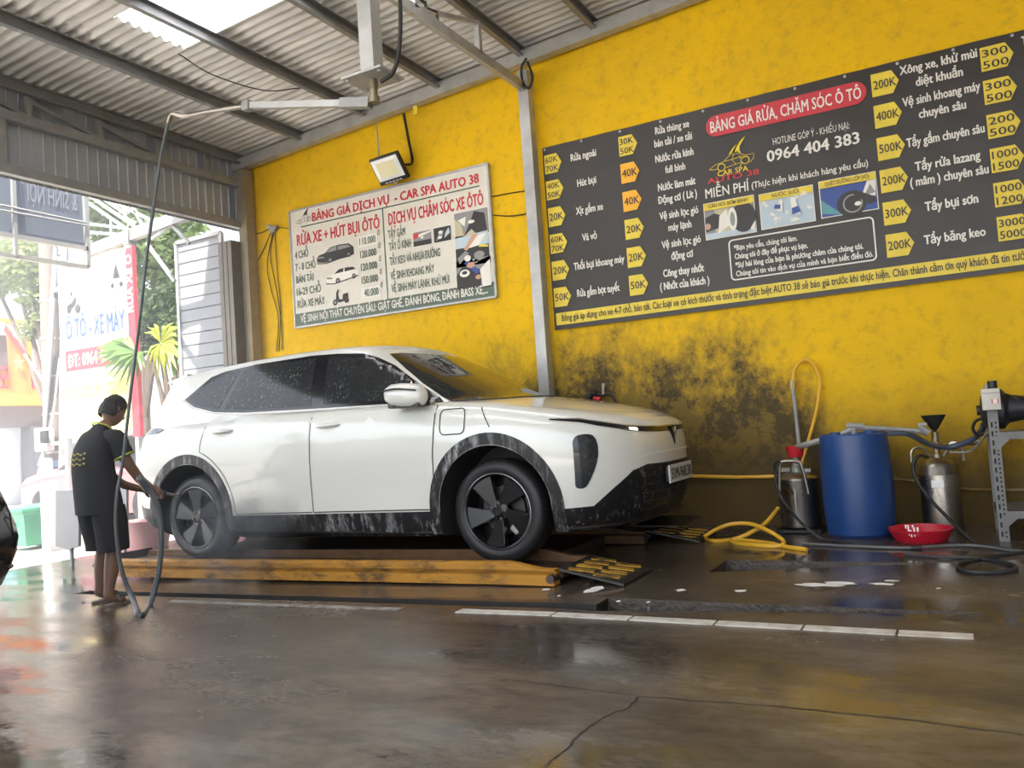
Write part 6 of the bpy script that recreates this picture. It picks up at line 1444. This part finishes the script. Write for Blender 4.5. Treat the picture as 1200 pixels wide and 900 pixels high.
for x in (-1.25,1.3):
    for s in (-1,1):
        bm = B(); lathe(bm, [(.18,-.09),(.29,-.09),(.31,-.05),(.31,.05),(.29,.09),(.18,.09)], 24, M=Matrix.Translation((x,s*.76,.31)) @ Matrix.Rotation(R(90), 4, 'X')); mk('wheel', bm, TYRE, mc)
tb = thing('wash_tub', 'pale pink plastic tub on the ground behind the rear wheel', 'tub', (at_y(172,610,6.4).x, 6.4, floor_z(-8)))
bm = B(); lathe(bm, [(.22,0),(.27,.25),(.30,.32),(.29,.32),(.25,.25),(.2,.02)], 28); mk('shell', bm, mat('pink_plastic', (.55,.30,.30), .4), tb)
# black car cut by the left edge of the picture
BP = mat('black_car_paint', (.014,.014,.015), .12, coat=1)
bc = thing('parked_car', 'black car cut off by the left edge of the photo beside the bins', 'car', (-5.84, 1.275, floor_z(-5.8)), R(90))
bm = B(); pr = None      # frame: x towards its tail (into the picture), y across
for x, zb, zt, hw2 in ((-2.2,.25,.98,.86),(-1.0,.22,1.02,.90),(0,.22,1.02,.90),(1.0,.24,1.0,.89),(1.45,.28,.97,.86),(1.62,.33,.92,.82),(1.70,.42,.80,.76),(1.70,.55,.70,.74)):
    r_ = [bm.verts.new((x,y,z)) for y, z in ((-hw2*.86,zb),(-hw2*.97,zb+.10),(-hw2,zb+.28 if zt-zb > .5 else (zb+zt)/2),(-hw2*.97,zt-.12),(-hw2*.86,zt),(hw2*.86,zt),(hw2*.97,zt-.12),(hw2,zb+.28 if zt-zb > .5 else (zb+zt)/2),(hw2*.97,zb+.10),(hw2*.86,zb))]
    if pr:
        for i in range(10): bm.faces.new((pr[i], pr[(i+1)%10], r_[(i+1)%10], r_[i]))
    else: bm.faces.new(r_[::-1])
    pr = r_
bm.faces.new(pr); bb = mk('body', bm, BP, bc, ang=40)
bm = B(); pr = None
for z, xa, xb, hw2 in ((1.0,-2.2,1.35,.80),(1.25,-2.0,1.05,.70),(1.43,-1.9,.7,.62),(1.47,-1.8,.55,.58)):
    r_ = [bm.verts.new(p) for p in ((xa,-hw2,z),(xb,-hw2,z),(xb,hw2,z),(xa,hw2,z))]
    if pr:
        for i in range(4): bm.faces.new((pr[i], pr[(i+1)%4], r_[(i+1)%4], r_[i]))
    pr = r_
bm.faces.new(pr); mk('cabin', bm, GLASS, bc, ang=20)
bm = B(); tube(bm, smooth_path([(1.30,-.85,.44),(1.56,-.79,.44),(1.66,-.70,.44),(1.69,0,.44),(1.66,.70,.44),(1.56,.79,.44),(1.30,.85,.44)], 4), .016, 8); mk('bumper_trim', bm, CHROME, bc, ang=60)
for s in (-1,1):
    bm = B(); lathe(bm, [(.19,-.1),(.30,-.1),(.325,-.06),(.325,.06),(.30,.1),(.19,.1)], 28, M=Matrix.Translation((.75,s*.80,.325)) @ Matrix.Rotation(R(90), 4, 'X')); mk('wheel', bm, TYRE, bc)
# house across the street
XH = -21.0
hs_ = thing('house', 'orange house across the street with balcony rail and roller shutter', 'house', (XH, at_x(20,500,XH).y, -.12)); O6 = Vector(hs_.location)
def hbox(name, a, b, m, dep=.3, off=0.):
    A, Bq = at_x(*a, XH), at_x(*b, XH); y0, y1 = A.y, Bq.y; z1, z0 = A.z, Bq.z
    bm = B(); box(bm, Vector((XH-dep/2+off, (y0+y1)/2, (z0+z1)/2))-O6, (dep, abs(y1-y0), abs(z1-z0))); return mk(name, bm, m, hs_, ang=0)
ORG = mat('orange_render', (.90,.33,.04), .7, n=.1); 
hbox('roof_sheet', (-60,322), (44,378), mat('pale_blue_sheet', (.50,.60,.68), .5, n=.2, nscale=3, stretch=(1,6,1)), .2, .6)
hbox('fascia', (-60,374), (48,387), ORG, .3, .8); hbox('upper_wall', (-60,386), (56,470), ORG, .3, -.6)
wn = hbox('window', (-60,384), (22,432), mat('dark_red_curtain', (.10,.07,.07), .5), .1, -.4); hbox('door_panel', (26,396), (44,450), mat('brown_door', (.28,.14,.09), .6), .1, -.4)
hbox('window_frame', (19,384), (23,432), WHITE_PAINT, .12, -.3); hbox('window_frame', (-60,386), (23,391), WHITE_PAINT, .12, -.3)
hbox('balcony_slab', (-60,455), (56,476), ORG, 1.2, .9)
bm = B()
A = at_x(-60,432,XH+.9); Bq = at_x(56,436,XH+.9); nb = 26
for k in range(nb+1):
    y = A.y+(Bq.y-A.y)*k/nb; z0 = at_x(20,455,XH+.9).z; z1 = at_x(20,431,XH+.9).z; bar(bm, Vector((XH+.9,y,z0))-O6, Vector((XH+.9,y+(.16 if k % 2 else -.16),z1))-O6, .03, .03)
for py in (431,443,454):
    z = at_x(20,py,XH+.9).z; bar(bm, Vector((XH+.9,A.y,z))-O6, Vector((XH+.9,Bq.y,z))-O6, .05, .05)
mk('balcony_rail', bm, mat('maroon_rail', (.30,.04,.06), .5), hs_, ang=0)
hbox('lintel', (-60,476), (50,500), mat('dark_band', (.14,.13,.14), .6), .4, .2); hbox('roller_shutter', (-60,500), (29,600), mat('pale_shutter', (.55,.58,.63), .5, n=.1, stretch=(1,1,14), nscale=1.5), .1, -.1); hbox('pillar', (29,500), (56,606), mat('dark_pillar', (.16,.16,.18), .6), .5, .3)
# flag on a slanting pole
fg = thing('flag', 'sunlit red and orange flag with a star hanging from a slanted pole', 'flag', tuple(at_y(53,450,9.2))); O7 = Vector(fg.location); G = lambda px, py, Y=9.2: at_y(px, py, Y)-O7
bm = B(); tube(bm, [G(54,452), G(3,378)], .022, 8); mk('flag_pole', bm, WHITE_PAINT, fg)
FG = mat('flag_cloth', (.85,.20,.04), .7, transl=.6); bm = B(); g = []
for i in range(9):
    f = i/8; a = Vector((6+24*f, 380+34*f, 0)); row = []
    for j in range(9):
        h_ = j/8; px = a.x*(1-h_)+(9+28*f)*h_ + 2*math.sin(f*7+h_*2); py = a.y*(1-h_)+(455+9*f)*h_; row.append(bm.verts.new(G(px, py, 9.2+.06*math.sin(f*9)*h_)))
    g.append(row)
for i in range(8):
    for j in range(8): bm.faces.new((g[i][j], g[i+1][j], g[i+1][j+1], g[i][j+1]))
cl = mk('cloth', bm, FG, fg, ang=60)
bm = B(); bm.faces.new([bm.verts.new(G(22+(7 if k % 2 == 0 else 3)*math.sin(2*PI*k/10), 425-(9 if k % 2 == 0 else 3.6)*math.cos(2*PI*k/10), 9.1)) for k in range(10)]); mk('star', bm, mat('star_yellow', (.9,.75,.15), .6, transl=.5), cl, ang=0)
bm = B(); bm.faces.new([bm.verts.new(G(*p, 9.08)) for p in ((6,380),(30,413),(27,416),(4,388))]); mk('red_border', bm, mat('flag_red', (.55,.03,.03), .6, transl=.4), cl, ang=0)
# trees across the street
LFM = [mat('leaf_green', (.13,.19,.06), .6, n=.35, nscale=.8, transl=.45), mat('leaf_dark', (.06,.10,.035), .6, n=.35, nscale=.8, transl=.35), mat('leaf_light', (.22,.27,.09), .6, n=.3, nscale=.8, transl=.5)]
BARK = mat('bark', (.12,.09,.07), .85, n=.4, bump=.3)
def tree(base, h_, blobs, m, label, nleaf, sz):
    t = thing('tree', label, 'tree', base, 0, 'trees outside the opening'); bm = B(); rg = random.Random(len(label))
    tot = sum(b[3]**2 for b in blobs)
    for (x, y, z, r_) in blobs:
        for k in range(int(nleaf*r_*r_/tot)):
            d = Vector((rg.gauss(0,1), rg.gauss(0,1), rg.gauss(0,1))).normalized()*r_*(rg.random()**.45); c = Vector((x,y,z))+d
            a = Vector((rg.gauss(0,1), rg.gauss(0,1), rg.gauss(0,.6))).normalized(); b_ = a.cross(Vector((rg.gauss(0,1), rg.gauss(0,1), rg.gauss(0,1)))).normalized(); s = sz*(.6+.8*rg.random())
            bm.faces.new([bm.verts.new(c+q) for q in (a*s, b_*s*.45, -a*s, -b_*s*.45)])
    mk('foliage', bm, m, t, ang=0, recalc=False)
    bm = B(); tube(bm, [(0,0,0),(.05,0,h_*.5),(.1,.05,h_)], [.18,.14,.08], 10); mk('trunk', bm, BARK, t)
    for (x, y, z, r_) in blobs[:5]: bm = B(); tube(bm, [(.06,0,h_*.55),((x+.06)/2,y/2,(h_*.6+z)/2+.1),(x,y,z)], [.08,.05,.02], 6); mk('branch', bm, BARK, t)
def T(px, py, Y, O): p = at_y(px, py, Y)-Vector(O); return (p.x, p.y, p.z)
O8 = (at_y(170,560,12.5).x, 12.5, -.1); tree(O8, 3.2, [T(px,py,12.5+dy,O8)+(r_,) for px,py,dy,r_ in ((130,238,0,.9),(160,245,.3,.8),(190,262,0,.9),(115,252,.2,.7),(205,282,-.2,.8),(175,285,0,.8),(205,310,.2,.7),(190,325,.3,.6))], LFM[0], 'tall leafy tree rising above the sign board', 5200, .11)
O9 = (at_y(205,540,10.8).x, 10.8, -.1); tree(O9, 1.4, [T(px,py,10.8+dy,O9)+(r_,) for px,py,dy,r_ in ((185,375,0,.55),(205,365,.3,.6),(215,345,0,.5),(180,360,.2,.45),(172,395,-.2,.4),(215,385,-.2,.5))], LFM[1], 'lower dark tree behind the palm and the door leaf', 2600, .08)
O10 = (at_y(64,500,9.9).x, 9.9, -.1); tree(O10, 2.8, [T(px,py,9.9+dy,O10)+(r_,) for px,py,dy,r_ in ((10,300,0,.7),(-15,310,.2,.7),(30,305,-.1,.55),(50,315,0,.5),(45,345,0,.4),(52,375,.1,.35),(40,385,0,.3),(-10,330,0,.5))], LFM[2], 'tree with drooping branches above the orange house', 3400, .09)
